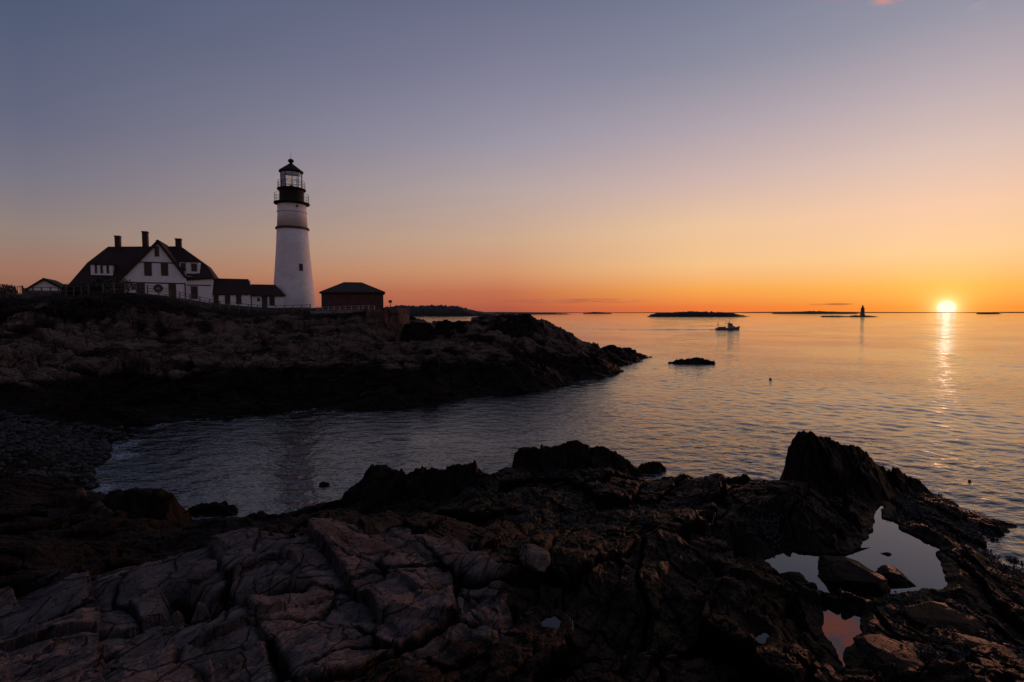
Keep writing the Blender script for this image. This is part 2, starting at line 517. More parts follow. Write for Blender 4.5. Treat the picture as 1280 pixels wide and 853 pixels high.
def glass_mat(name, col, rough=.08):
    m, t, b = new_mat(name)
    b.inputs['Base Color'].default_value = (*col, 1); b.inputs['Roughness'].default_value = rough
    b.inputs['Specular IOR Level'].default_value = .5
    return m


M['pane'] = glass_mat('dark_window_glass', (.008, .007, .007), .15)
M['pane'].node_tree.nodes['Principled BSDF'].inputs['Specular IOR Level'].default_value = .3
M['pane_white'] = simple_mat('drawn_white_shade', (.55, .53, .54), .6, .05)
m, t, b = new_mat('lantern_glass')
for nd in list(m.node_tree.nodes):
    if nd.type != 'OUTPUT_MATERIAL': m.node_tree.nodes.remove(nd)
gl = t.n('ShaderNodeBsdfGlass'); gl.inputs['IOR'].default_value = 1.01; gl.inputs['Roughness'].default_value = 0
gl.inputs['Color'].default_value = (.96, .97, 1, 1)
go = t.n('ShaderNodeBsdfGlossy'); go.inputs['Roughness'].default_value = .03
mx = t.n('ShaderNodeMixShader'); mx.inputs[0].default_value = .12
t.l(gl.outputs[0], mx.inputs[1]); t.l(go.outputs[0], mx.inputs[2])
t.l(mx.outputs[0], [n for n in m.node_tree.nodes if n.type == 'OUTPUT_MATERIAL'][0].inputs[0])
M['lantern_glass'] = m
m, t, b = new_mat('beacon_lens')
b.inputs['Base Color'].default_value = (.9, .85, .75, 1); b.inputs['Roughness'].default_value = .05
b.inputs['Transmission Weight'].default_value = .6; b.inputs['IOR'].default_value = 1.42
b.inputs['Emission Color'].default_value = (1, .82, .55, 1); b.inputs['Emission Strength'].default_value = .10
M['lens'] = m


def water_mat(name, bump=.03, foam=True):
    m, t, b = new_mat(name)
    P = t.n('ShaderNodeNewGeometry').outputs['Position']
    b.inputs['Base Color'].default_value = (.005, .006, .007, 1)
    b.inputs['Roughness'].default_value = .05; b.inputs['IOR'].default_value = 1.5
    mp = t.n('ShaderNodeMapping'); mp.inputs['Rotation'].default_value = (0, 0, R(20)); mp.inputs['Scale'].default_value = (.55, 1.0, 1)
    t.l(P, mp.inputs['Vector'])
    n1 = t.noise(mp.outputs[0], 1.1, 3.0, .55, .3); n2 = t.noise(mp.outputs[0], 5.0, 3.0, .55, .2)
    patch = t.rng(t.noise(P, .035, 3.0, .6), .35, .65, .5, 1.25)
    h = t.math('MULTIPLY', t.math('ADD', t.math('MULTIPLY', n1, 1.0), t.math('MULTIPLY', n2, .30)), patch)
    bn = t.n('ShaderNodeBump'); bn.inputs['Strength'].default_value = 1.0; bn.inputs['Distance'].default_value = bump
    t.l(h, bn.inputs['Height']); t.l(bn.outputs[0], b.inputs['Normal'])
    if foam:
        fa = t.n('ShaderNodeAttribute', attribute_name='foam').outputs['Fac']
        fn = t.noise(P, 5.5, 6.0, .7, .6)
        fm = t.rng(t.math('ADD', fa, t.math('SUBTRACT', fn, .5)), .55, .85)
        t.l(t.mix(fm, (.005, .006, .007, 1), (.55, .55, .57, 1)), b.inputs['Base Color'])
        t.l(t.math('ADD', .05, t.math('MULTIPLY', fm, .6)), b.inputs['Roughness'])
    return m


WATER = water_mat('sea_surface', .13)
POOL = water_mat('pool_surface', .0008, False)
POOL.node_tree.nodes['Principled BSDF'].inputs['IOR'].default_value = 1.75
POOL.node_tree.nodes['Principled BSDF'].inputs['Roughness'].default_value = .01

# ------------------------------------------------------------------ land shapes
def Pz(l): return [atz(*p) for p in l]
def Py(l): return [at(*p) for p in l]


# the near shore
shore_pts = Pz([
    (0, 853, 3.5), (150, 853, 3.6), (300, 853, 3.4), (450, 853, 3.0), (600, 853, 2.5), (750, 853, 2.1), (900, 853, 1.9), (1060, 853, 1.8), (1280, 853, 1.5),
    (0, 775, 3.3), (90, 732, 3.4), (160, 722, 3.35), (250, 690, 3.2), (350, 678, 3.2), (420, 684, 3.0), (500, 662, 2.75), (545, 657, 2.65), (600, 680, 2.5), (640, 722, 2.3),
    (230, 760, 2.9), (330, 775, 3.2), (470, 740, 2.95), (420, 800, 3.2),
    (100, 705, 1.8), (200, 682, 1.5), (300, 664, 1.2), (400, 660, 1.2), (480, 650, 1.25), (560, 648, 1.4),
    (0, 650, 2.0), (0, 705, 2.4), (60, 670, 2.0), (150, 650, 1.6),
    (0, 600, 1.0), (60, 590, .6), (0, 565, 1.0), (60, 565, .55), (110, 550, .2), (-150, 600, 1.6), (-150, 700, 3.0),
    (110, 600, 0.0), (135, 625, -.1), (222, 662, 0), (245, 654, 0), (330, 648, .0), (400, 636, .0), (452, 622, .1), (570, 606, 0), (640, 588, 0), (735, 582, .2), (830, 598, 0), (900, 603, .0), (985, 601, 0),
    (1150, 600, 0.1), (1205, 630, 0), (1256, 655, 0), (1243, 688, 0), (1282, 722, 0),
    (700, 640, 1.2), (640, 630, 1.1), (800, 630, 1.1), (870, 622, .9), (920, 640, 1.35), (760, 700, 1.8), (850, 720, 1.8), (900, 690, 1.6), (940, 690, 1.4),
    (700, 760, 1.9), (850, 790, 1.9), (690, 690, 2.0),
    (985, 630, 1.7), (1040, 634, 1.7), (1075, 660, 1.15), (1000, 682, 1.15), (1060, 690, .75), (1110, 632, .75),
    (1180, 670, .85), (1205, 700, .85), (1220, 735, .85), (1245, 775, .85), (1280, 800, .7), (1270, 760, .4),
    (1000, 735, 1.2), (970, 760, 1.6), (980, 810, 1.75), (1090, 770, 1.0), (1150, 790, 1.2), (1200, 770, 1.0), (1150, 740, .8),
])
shore_pts += [Vector(p) for p in [(-25, -6, 7.5), (-10, -6, 7.2), (0, -6, 6.6), (12, -6, 6), (25, -6, 5), (-12, 2, 5.4), (0, 2.5, 5.0), (8, 3, 3.8), (16, 4, 2.0), (22, 6, .0), (26, 0, 0), (28, 12, -1.5), (20, 17, -.8),
              (20, 22, -1), (12, 27, -1.2), (0, 29.5, -1.5), (6, 28, -1.5), (-6, 25, -1.0), (-9, 22, -.8), (-14, 22, -.7), (-13, 27, -1.0), (-20, 31, -.6), (-30, 30, 1.2), (-40, 24, 2.5), (-40, 10, 5), (-40, 32, 2)]]
_shore = rbf(shore_pts, 1.3, .02)

POOL_Z, POOL2_Z = .70, .95
pool1 = [tuple(atz(x, y, POOL_Z)[:2]) for x, y in [(950, 698), (985, 689), (1030, 694), (1062, 694), (1078, 680), (1090, 662), (1094, 640), (1099, 629), (1104, 634), (1102, 648), (1120, 653), (1128, 664),
         (1150, 673), (1172, 684), (1172, 694), (1180, 715), (1187, 736), (1150, 738), (1090, 748), (1030, 742), (990, 726), (968, 712)]]
pool2 = [tuple(atz(x, y, POOL2_Z)[:2]) for x, y in [(1022, 748), (1045, 760), (1078, 771), (1076, 792), (1064, 808), (1052, 834), (1038, 806), (1026, 786), (1028, 770)]]
pudl = [(690, 781, 1.87, 14, 9), (956, 800, 1.60, 8, 9)]
puddles = []
for px, py, z, rw, rh in pudl:
    puddles.append((z, [tuple(atz(px + rw * math.cos(a) * (.8 + .4 * random.random()), py + rh * math.sin(a) * (.75 + .5 * random.random()), z)[:2]) for a in [i * PI / 8 for i in range(16)]]))


PALE_POLY = [tuple(atz(px, py, 3.0)[:2]) for px, py in [(-300, 1100), (-300, 760), (-50, 762), (90, 728), (220, 688), (350, 668), (480, 650), (560, 645), (640, 690), (652, 728), (560, 765), (480, 810), (420, 853), (330, 1100)]]
CREVICE = [tuple(atz(px, py, 3.05)[:2]) for px, py in [(205, 735), (235, 728), (262, 748), (300, 736), (385, 727), (378, 742), (300, 764), (268, 796), (215, 790)]]


def ymid(pl): return max(p[1] for p in pl) - .15 * (max(p[1] for p in pl) - min(p[1] for p in pl))


def shore_h(x, y, detail=True):
    wx = x + .35 * fbm(x * .5, y * .5, 3, 3); wy = y + .35 * fbm(x * .5 + 40, y * .5, 5, 3)
    b = _shore(wx, wy)
    d = np.hypot(x, y)
    pxs = 640 + 640 * x / np.maximum(y, .5)
    rough = sst(-.8, .8, b) * .8 + .2
    beach = sst(-15, -19, x) * sst(24, 27, y)
    rough = rough * (1 - .85 * beach)
    h1, k1 = blocky(x, y, 1.7, 11, 2.3, STRATA, 1.0, .25)
    hb, kb = blocky(x, y, 1.25, 17, 1.9, STRATA - .25, .9, .22, .22, .045)
    l1, m1 = ledges(x, y, .85, STRATA - .12, 19, .18); l2, m2 = ledges(x, y, 1.9, STRATA + 1.2, 29, .18)
    h2, k2 = blocky(x, y, .62, 23, 2.6, STRATA + .15)
    h3, k3 = blocky(x, y, .21, 37, 3.0, STRATA - .1)
    h4, k4 = blocky(x, y, .085, 41, 2.6, STRATA + .2)
    bare = sst(.5, -.4, poly_sd(x, y, PALE_POLY))
    z = b + rough * ((.50 - .20 * bare) * h1 + (.17 - .13 * bare) * h2 + .20 * bare * hb + (.04 + .15 * bare) * l1 + (.06 + .16 * bare) * l2 - .02 * bare * (m1 + m2) + (.06 - .022 * bare) * h3 + (.020 - .007 * bare) * h4 + .34 * fbm(x * .5, y * .5, 71, 3) + .05 * fbm(x * 2.6, y * 2.6, 81, 4, .6))
    z = z - .55 * sst(.12, -.22, poly_sd(x, y, CREVICE) + .12 * fbm(x * 2, y * 2, 87, 3))
    fold = (1 - .6 * bare) * np.abs(np.sin((-x * math.sin(STRATA) + y * math.cos(STRATA)) * 7 + 2.2 * fbm(x * .7, y * .7, 91, 3)))
    z = z + rough * .035 * fold
    crack = np.clip(k1 * .9 + k2 * .6 * (1 - bare) + .8 * kb * bare + k3 * .2 + .45 * bare * np.maximum(m1, m2), 0, 1)
    for zz, pl in [(POOL_Z, pool1), (POOL2_Z, pool2)] + puddles:
        X0, X1 = min(p[0] for p in pl) - 1.5, max(p[0] for p in pl) + 1.5; Y0, Y1 = min(p[1] for p in pl) - 3, max(p[1] for p in pl) + 1.5
        msk = (x > X0) & (x < X1) & (y > Y0) & (y < Y1)
        if not msk.any(): continue
        xs, ys, zs = x[msk], y[msk], z[msk]
        sd = poly_sd(xs, ys, pl) + .10 * fbm(xs * 2.2, ys * 2.2, 133, 3) * (1 if zz < 1 else .4)
        cap = zz + .05 + .36 * np.maximum(sd - .05, 0) + .05 * fbm(xs * 4, ys * 4, 137, 3) + sst(.05, .6, sd) * (.24 * h1[msk] + .26 * h2[msk] + .09 * h3[msk] + .03 * h4[msk] + .2 * fbm(xs * 1.3, ys * 1.3, 139, 3))
        big = zz < 1
        out = np.maximum(zs, zz + .03) if not big else np.maximum(np.where((ys < ymid(pl)) & (sd < 2.6), np.minimum(zs, cap), zs), np.where(sd < .35, zz + .03, -9))
        if not big: out = np.where(sd < .25, np.maximum(np.minimum(zs, cap), zz + .02), np.where(ys < ymid(pl), np.minimum(zs, np.maximum(cap, zz + .02)), zs))
        z[msk] = np.where(sd < 0, np.minimum(zs, zz - .03 - .28 * sst(0, .5, -sd)), out)
    return z, crack, b


ys = [2.2]
while ys[-1] < 33.5: ys.append(ys[-1] + (.022 if ys[-1] < 12 else .036))
ys = np.array(ys); NC = 1500
GX = np.linspace(0, 1, NC)[None, :] * 0 + np.linspace(-np.minimum(36, 1.25 * (ys + 4)), np.minimum(26, 1.2 * (ys + 4)), NC).T
GY = np.repeat(ys[:, None], NC, 1)
GZ, GK, GB = shore_h(GX, GY)
pale = sst(.45, -.25, poly_sd(GX, GY, PALE_POLY) + .9 * fbm(GX * .6, GY * .6, 201, 4)) * (1 - .8 * sst(.1, -.15, poly_sd(GX, GY, CREVICE))) * (1 - .6 * GK)
pale = np.maximum(pale, .20 * sst(.05, .3, fbm(GX * .45, GY * .45, 203, 4)) * sst(1.3, 2.2, GB))   # bare patches among the weed
ox = .10 * fbm(GX * 1.7, GY * 1.7, 301, 3); oy = .10 * fbm(GX * 1.7 + 9, GY * 1.7, 302, 3)
V = np.stack([GX + ox, GY + oy, GZ], -1).reshape(-1, 3)
o = np_mesh('shore_terrain', V, grid_faces(len(ys), NC), ROCK, True, {'pale': pale, 'crack': GK})
tag(o, 'dark fractured rock shore with a pale bare ridge', None, None, 'structure')
# coarse bank that carries on behind the viewer
xb = np.arange(-36, 26.01, .5); yb = np.arange(-12, 2.26, .25)
BX, BY = np.meshgrid(xb, yb); BZ, BK, BB = shore_h(BX, BY)
BZ = np.minimum(BZ, 6.0)
o = np_mesh('bank_terrain', np.stack([BX, BY, BZ - .03], -1).reshape(-1, 3), grid_faces(len(yb), len(xb)), ROCK, True, {'pale': np.full(BX.shape, .7), 'crack': BK})
tag(o, None, None, None, 'structure')

# the headland
BROW = [(-400, 376, 52), (0, 378, 54), (60, 377, 55), (100, 375, 55), (150, 374, 56), (190, 378, 57), (220, 381, 59), (250, 387.5, 61), (280, 393, 63), (330, 397, 65), (390, 396, 66), (430, 395, 66), (472, 391, 66)]
head_pts = Pz([
    (163, 551, 0), (203, 543, 0), (280, 529, 0), (345, 517, 0), (447, 512, 0), (520, 508, 0), (560, 503, 0), (600, 497, 0), (640, 492, 0), (690, 486, 0), (720, 478, 0), (755, 470, 0), (770, 461, -.2), (782, 442, -.5),
    (60, 545, .7), (0, 540, .9), (-150, 540, 1.2), (130, 540, .5),
])
head_pts += Py([
    (0, 500, 35), (0, 470, 37), (0, 440, 41), (0, 415, 46), (0, 395, 50), (-250, 400, 46), (-250, 480, 36),
    (100, 510, 37), (100, 480, 40), (100, 450, 44), (100, 420, 49), (100, 395, 53),
    (200, 505, 40), (200, 480, 42.5), (200, 450, 47), (200, 425, 52), (200, 400, 56),
    (300, 490, 43), (300, 462, 46), (300, 440, 50), (300, 420, 56), (300, 403, 60),
    (400, 480, 46), (400, 455, 50), (400, 430, 56), (400, 410, 62),
    (480, 475, 48), (480, 450, 53), (480, 430, 60), (482, 419, 64), (505, 422, 64.5),
    (540, 470, 50), (540, 444, 56), (540, 426, 63), (510, 416, 66),
    (560, 412, 68), (590, 412, 67), (604, 411, 67), (622, 402, 68), (645, 397, 69), (662, 400, 70), (690, 413, 73), (715, 422, 78), (738, 434, 84), (757, 437.5, 92), (772, 440.5, 100),
    (600, 440, 60), (640, 450, 57), (640, 420, 64), (700, 455, 62), (680, 430, 66), (740, 452, 68),
])
head_pts += Py([(px, py, Y) for px, py, Y in BROW])
head_pts += Py([(60, 371, 78), (130, 371, 78), (200, 374.5, 78), (260, 384, 82), (310, 389, 84), (368, 388.5, 86), (368, 389, 94), (440, 388.5, 86), (470, 389, 86), (-200, 372, 80)])
head_pts += [Vector(p) for p in [(-110, 110, 11), (-70, 108, 10.5), (-50, 108, 9.5), (-36, 104, 8.2), (-26, 100, 7.5), (-19, 96, 3), (-16, 90, 3.5), (-14, 82, 5), (-10, 84, 1.5), (-4, 84, .5), (4, 86, 0), (10, 92, -.8), (18, 104, -1.2),
              (28, 112, -2), (30, 98, -1.5), (28, 84, -2), (22, 70, -2), (14, 58, -2), (6, 48, -2), (-4, 44, -2), (-14, 40, -1.5), (-22, 36, -1.2), (-26, 31.5, -.3), (0, 100, -2.5), (-24, 112, -1), (-36, 122, 1), (-70, 125, 6)]]
_head = rbf(head_pts, 1.3, .05)


def head_h(x, y):
    wx = x + 1.2 * fbm(x * .16, y * .16, 403, 3); wy = y + 1.2 * fbm(x * .16 + 40, y * .16, 405, 3)
    pxs = 640 + 640 * x / y
    by = np.interp(pxs, [p[0] for p in BROW], [p[2] for p in BROW])
    plat = sst(-1.5, 1.5, y - by) * sst(486, 470, pxs)
    b = _head(wx * (1 - plat) + x * plat, wy * (1 - plat) + y * plat)
    rough = (.25 + .75 * sst(-1, 1.5, b)) * (1 - .94 * plat)
    beach = sst(190, 90, pxs) * sst(36, 34, y)
    rough *= (1 - .8 * beach)
    h1, k1 = blocky(x, y, 3.6, 411, 2.6, R(24), .9); h2, k2 = blocky(x, y, 1.4, 423, 3.0, R(18)); h3, k3 = blocky(x, y, .55, 437, 3.2, R(28))
    l1, m1 = ledges(x, y, 1.5, R(20), 441, .5); l2, m2 = ledges(x, y, .55, R(26), 451, .5)
    z = b + rough * (1.0 * h1 + .75 * h2 + .30 * h3 + .75 * l1 + .30 * l2 - .12 * m1 + .7 * fbm(x * .15, y * .15, 471, 4) + .30 * fbm(x * .6, y * .6, 481, 5, .6))
    return z, np.clip(.8 * k1 + .6 * k2 + .35 * k3 + .4 * m1, 0, 1) * (1 - plat), b, plat


xs = np.arange(-95, 34, .13); ys = np.arange(29, 126, .13)
GX, GY = np.meshgrid(xs, ys)
GZ, GK, GB, GP = head_h(GX, GY)
zz = GZ + .9 * fbm(GX * .12, GY * .12, 501, 4) + .25 * fbm(GX * .5, GY * .5, 502, 3)
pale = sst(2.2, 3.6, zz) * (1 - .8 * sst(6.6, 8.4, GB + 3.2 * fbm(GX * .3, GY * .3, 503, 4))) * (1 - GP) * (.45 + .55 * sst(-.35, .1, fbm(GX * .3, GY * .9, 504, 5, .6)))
rc = sst(1.0, 4.0, GX + 8)
V = np.stack([GX + .3 * fbm(GX * .6, GY * .6, 511, 3) * (1 - GP), GY + .3 * fbm(GX * .6 + 7, GY * .6, 512, 3) * (1 - GP), GZ], -1).reshape(-1, 3)
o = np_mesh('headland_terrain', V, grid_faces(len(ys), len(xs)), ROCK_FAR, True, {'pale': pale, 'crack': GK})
tag(o, None, None, None, 'structure')


def head_z(x, y): return float(head_h(np.array([float(x)]), np.array([float(y)]))[0][0])
def shore_z(x, y): return float(shore_h(np.array([float(x)]), np.array([float(y)]))[0][0])


# ------------------------------------------------------------------ the sea
def sea_mesh():
    rr = [9.0]
    while rr[-1] < 60000:
        r = rr[-1]
        rr.append(r + (max(.075, .0042 * r) if r < 900 else .03 * r))
    rr = np.array(rr)
    th = np.concatenate([np.arange(-58, 58, .125), np.arange(58, 302, 4.0)])
    TH = np.radians(th)
    Rr, Tt = np.meshgrid(rr, TH, indexing='ij')
    X = Rr * np.sin(Tt) + 1.0; Y = Rr * np.cos(Tt) - 8.0
    Z = np.zeros_like(X)
    step = np.maximum(.075, .0042 * Rr) * 1.0
    rng = np.random.default_rng(5)
    near = Rr < 1500
    n = int(near.any(axis=1).sum())
    x, y, st = X[:n], Y[:n], step[:n]
    z = np.zeros_like(x)
    calm = .45 + .55 * sst(-6, 14, x + .25 * (y - 30)) * 1.0
    for i in range(84):
        lam = .26 * (2.4 / .26) ** rng.random() if i > 7 else rng.uniform(4, 11)
        k = 2 * PI / lam
        a = R(205) + rng.normal(0, .8)
        amp = .0031 * lam ** .62 if i > 7 else .0030 * lam ** .5
        fade = sst(2.0, 4.0, lam / st)
        z += amp * fade * np.sin(k * (x * math.sin(a) + y * math.cos(a)) + rng.uniform(0, 6.28))
    calm = calm * np.clip(.95 + 1.3 * fbm(x / 26, y / 60, 611, 3), .4, 1.5)      # slicks and wind patches
    Z[:n] = z * calm * sst(1500, 600, Rr[:n])
    # swell lines breaking gently on the point to the right
    foam = np.zeros_like(X)
    m = (X > -36) & (X < 25) & (Y > 6) & (Y < 33)
    b = _shore(X[m], Y[m])
    foam[m] = .66 * sst(-.75, -.12, b) * (.35 + .65 * sst(.0, .3, fbm(X[m] * .35, Y[m] * .35, 601, 3) + .10))
    m = (X > -40) & (X < 34) & (Y > 29) & (Y < 112)
    b = _head(X[m], Y[m])
    foam[m] = np.maximum(foam[m], .62 * sst(-.9, -.2, b) * (.3 + .7 * sst(.0, .3, fbm(X[m] * .3, Y[m] * .3, 602, 3) + .05)))
    V = np.stack([X, Y, Z], -1).reshape(-1, 3)
    F = grid_faces(len(rr), len(th), True)
    o = np_mesh('sea_water', V, F, WATER, True, {'foam': foam})
    tag(o, None, None, None, 'structure')
sea_mesh()


def sheet(name, poly, z, mat, label=None):
    cx = sum(p[0] for p in poly) / len(poly); cy = sum(p[1] for p in poly) / len(poly)
    mb = MB(); vs = []
    for x, y in poly:
        d = math.hypot(x - cx, y - cy) + 1e-6; k = 1 + .22 / d
        vs.append((cx + (x - cx) * k, cy + (y - cy) * k, z))
    n = len(vs)
    mb.add([(cx, cy, z)] + vs, [(0, i + 1, (i + 1) % n + 1) for i in range(n)])
    o = mb.build(name, mat); tag(o, label, None, None, 'structure'); return o


sheet('tide_pool_water', pool1, POOL_Z, POOL)
sheet('tide_pool_water', pool2, POOL2_Z, POOL)
PUDDLE = water_mat('puddle_surface', .0008, False)
PUDDLE.node_tree.nodes['Principled BSDF'].inputs['Roughness'].default_value = .01
for z, pl in puddles: sheet('puddle_water', pl, z, PUDDLE)


# ------------------------------------------------------------------ single outcrops and boulders
def outcrop(name, label, spine, front=1.3, back=1.6, top=.16, amp=.55, seed=1, step=.045, base=-.6, group=None, pale=0.0, cat='rock', cell=.8, fine_mat=None):
    """a ridge of broken rock: spine of photo points (px, py, distance)"""
    P = [at(*p) for p in spine]
    zmax = max(p.z for p in P)
    r = (zmax - base) / min(front, back) + .4
    x0, x1 = min(p.x for p in P) - r * .8, max(p.x for p in P) + r * .8
    y0, y1 = min(p.y for p in P) - r, max(p.y for p in P) + r
    xs = np.arange(x0, x1, step); ys = np.arange(y0, y1, step)
    X, Y = np.meshgrid(xs, ys)
    wx = X + .25 * cell * fbm(X / cell, Y / cell, seed + 3, 3); wy = Y + .25 * cell * fbm(X / cell + 9, Y / cell, seed + 4, 3)
    H = np.full(X.shape, -9.0)
    for a, b in zip(P[:-1], P[1:]):
        ex, ey = b.x - a.x, b.y - a.y
        t = np.clip(((wx - a.x) * ex + (wy - a.y) * ey) / (ex * ex + ey * ey + 1e-9), 0, 1)
        qx, qy = wx - a.x - t * ex, wy - a.y - t * ey
        d = np.maximum(np.hypot(qx, qy) - top, 0)
        s = np.where(qy < 0, front, back)
        s = s * (1 + .0 * d)
        H = np.maximum(H, a.z + (b.z - a.z) * t - s * d)
    H = H - 5.0 * np.maximum(min(p.x for p in P) + .05 - wx, 0) - 2.0 * np.maximum(wx - max(p.x for p in P), 0)
    h1, k1 = blocky(X, Y, cell, seed + 11, 1.7); h2, k2 = blocky(X, Y, cell * .4, seed + 23, 2.2); h3, k3 = blocky(X, Y, cell * .16, seed + 37, 2.4)
    dep = np.clip((zmax - H) / .8, .25, 1)
    Z = H + amp * (dep * h1 * .85 + .46 * h2 + .14 * h3 + .12 * fbm(X * 3 / cell, Y * 3 / cell, seed + 71, 4, .6) + .1)
    keep = Z > base
    Z = np.maximum(Z, base)
    K = np.clip(.8 * k1 + .6 * k2 + .3 * k3, 0, 1)
    c = Vector(((x0 + x1) / 2, (y0 + y1) / 2, base))
    V = np.stack([X - c.x + .12 * cell * fbm(X * 2 / cell, Y * 2 / cell, seed + 5, 3), Y - c.y + .12 * cell * fbm(X * 2 / cell, Y * 2 / cell + 5, seed + 6, 3), Z - c.z], -1).reshape(-1, 3)
    F = grid_faces(len(ys), len(xs))
    F = F[keep.ravel()[F].any(1)]
    used = np.unique(F); idx = np.full(len(V), -1); idx[used] = np.arange(len(used))
    o = np_mesh(name, V[used], idx[F], fine_mat or ROCK, True, {'pale': np.full(len(used), pale), 'crack': K.ravel()[used]})
    o.location = c
    tag(o, label, cat, group)
    return o


outcrop('rock_outcrop', 'tallest jagged dark outcrop, a sharp peak sloping to the right behind the big tide pool',
        [(990, 574, 20.8), (998, 556, 21.0), (1005, 543, 21.1), (1014, 541, 21.2), (1032, 550, 21.4), (1048, 551, 21.5), (1064, 559, 21.7), (1085, 567, 21.9), (1105, 580, 22), (1130, 597, 22), (1155, 613, 21.8), (1185, 635, 20.6), (1212, 655, 19.3), (1240, 668, 18.3)],
        front=1.15, back=2.6, top=.06, amp=.5, seed=101, cell=1.1)
outcrop('rock_outcrop', 'broad hump of black rock at the middle of the near shore, facing the boat',
        [(644, 596, 24.4), (648, 566, 24.8), (664, 561, 25), (686, 562, 25.2), (700, 556, 25.4), (722, 552, 25.5), (745, 559, 25.5), (765, 565, 25.4), (785, 577, 25.2), (798, 590, 25)],
        front=.75, back=2.4, top=.06, amp=.5, seed=141, cell=1.2)
outcrop('sea_rock', 'small black rock just off the right tip of the middle hump',
        [(792, 590, 25.4), (803, 582, 25.6), (814, 578, 25.7), (824, 580, 25.8), (833, 588, 25.8)], front=1.1, back=2.2, top=.08, amp=.3, seed=171, cell=.7)
outcrop('rock_outcrop', 'blocky dark outcrop with three knuckles rising above the cove on the near shore',
        [(430, 636, 19.6), (446, 622, 20), (454, 598, 20.2), (466, 587, 20.4), (486, 586, 20.6), (502, 590, 20.6), (512, 600, 20.7), (520, 588, 20.8), (550, 587, 20.8), (572, 583, 21), (592, 582, 21), (606, 592, 21.3), (628, 604, 22)],
        front=.9, back=2.4, top=.1, amp=.5, seed=191, cell=.9, pale=.12)
outcrop('sea_rock', 'upright dark stub of rock right of the middle hump at the waterline',
        [(838, 606, 23.6), (850, 597, 23.8), (860, 596, 23.8), (868, 603, 23.6)], front=1.5, back=2.4, top=.08, amp=.22, seed=221, cell=.45)
outcrop('rock_outcrop', 'low dark ledge between the middle hump and the sharp peak',
        [(880, 606, 22.6), (895, 602, 22.8), (915, 598, 23), (928, 594, 23), (938, 600, 22.9), (960, 603, 22.6), (982, 602, 22)], front=1.0, back=2.2, top=.1, amp=.26, seed=231, cell=.6)
outcrop('rock_outcrop', 'square shouldered black block beside the left end of the cove',
        [(128, 626, 17.4), (140, 617, 17.7), (165, 614, 18), (192, 615, 18.2), (208, 620, 18.3), (214, 640, 18)], front=1.4, back=2.2, top=.25, amp=.35, seed=251)
outcrop('rock_outcrop', 'pointed rock with a sunlit tip at the edge of the pebble beach',
        [(40, 655, 15.5), (70, 638, 16.4), (94, 618, 16.9), (103, 611, 17.2), (112, 622, 17.0), (140, 640, 16.5), (165, 655, 16.0)], front=.95, back=2.0, top=.06, amp=.34, seed=271, pale=.35)
outcrop('sea_rock', 'flat black rock awash in the cove below the square block',
        [(228, 641, 19.9), (246, 634, 20.2), (268, 630, 20.3), (285, 632, 20.3), (294, 639, 20.1)], front=1.6, back=2.0, top=.18, amp=.22, seed=291, cell=.5)
outcrop('sea_rock', 'tiny dark rock breaking the surface in the middle of the cove',
        [(398, 604.5, 23.4), (405, 602.5, 23.4), (411, 604.5, 23.4)], front=1.5, back=2.0, top=.06, amp=.12, seed=301, cell=.3, base=-.2)
outcrop('sea_rock', 'low black ledge of rock out in open water, near the boat',
        [(836, 453.5, 80), (848, 450.5, 80), (860, 448.5, 80.5), (872, 447.5, 81), (882, 449.5, 80.5), (891, 453, 80)], front=.6, back=1.2, top=.3, amp=.45, seed=321, cell=1.0, step=.1, fine_mat=ROCK_FAR)
outcrop('sea_rock', 'thin dark slab lying off the tip of the headland',
        [(770, 437, 99), (782, 435.5, 100), (792, 438, 100)], front=.9, back=1.2, top=1.0, amp=.7, seed=331, cell=1.6, step=.14, fine_mat=ROCK_FAR)
outcrop('headland_crag', 'rounded dark crag on the skyline, highest of the rocks right of the lighthouse',
        [(610, 405, 68), (617, 399.5, 68.5), (628, 395, 69), (640, 393, 69.5), (656, 393.5, 70), (666, 399, 70.5), (678, 407, 71.5)], front=.8, back=1.2, top=.6, amp=.55, seed=341, cell=1.6, step=.1, base=3.5, fine_mat=ROCK_FAR)
outcrop('headland_crag', 'dark split crag left of the round crag on the skyline, beyond the stone pillar',
        [(545, 406, 67), (551, 402.5, 67.2), (556, 400.5, 67.4), (563, 403, 67.6), (575, 402, 67.8), (588, 406, 68), (598, 407.5, 68), (602, 403, 68), (607, 404, 68), (611, 407, 68)], front=1.0, back=1.5, top=.3, amp=.4, seed=361, cell=1.0, step=.08, base=4.0, fine_mat=ROCK_FAR)
outcrop('headland_crag', 'small flat topped crag next to the sunlit stone pillar',
        [(506, 406.5, 66), (515, 404.5, 66.3), (530, 404, 66.6), (539, 406, 66.6)], front=1.0, back=1.3, top=.4, amp=.3, seed=381, cell=1.0, step=.08, base=4.0, fine_mat=ROCK_FAR)


def cube_sphere(n):
    """unit directions and quads of a subdivided cube"""
    g = np.tan(np.linspace(-PI / 4, PI / 4, n + 1)); A, B = np.meshgrid(g, g, indexing='ij'); O = np.ones_like(A)
    Vs, Fs = [], []; base = 0
    for q in ((A, B, O), (B, A, -O), (O, A, B), (-O, B, A), (B, O, A), (A, -O, B)):
        v = np.stack(q, -1).reshape(-1, 3); Vs.append(v); Fs.append(grid_faces(n + 1, n + 1)[:, ::-1] + base); base += len(v)
    V = np.concatenate(Vs); V /= np.linalg.norm(V, axis=1, keepdims=True); F = np.concatenate(Fs)
    key = np.round(V, 5); _, first, inv = np.unique(key, axis=0, return_index=True, return_inverse=True)
    return V[first], inv.reshape(-1)[F]


CS = {n: cube_sphere(n) for n in (6, 44)}


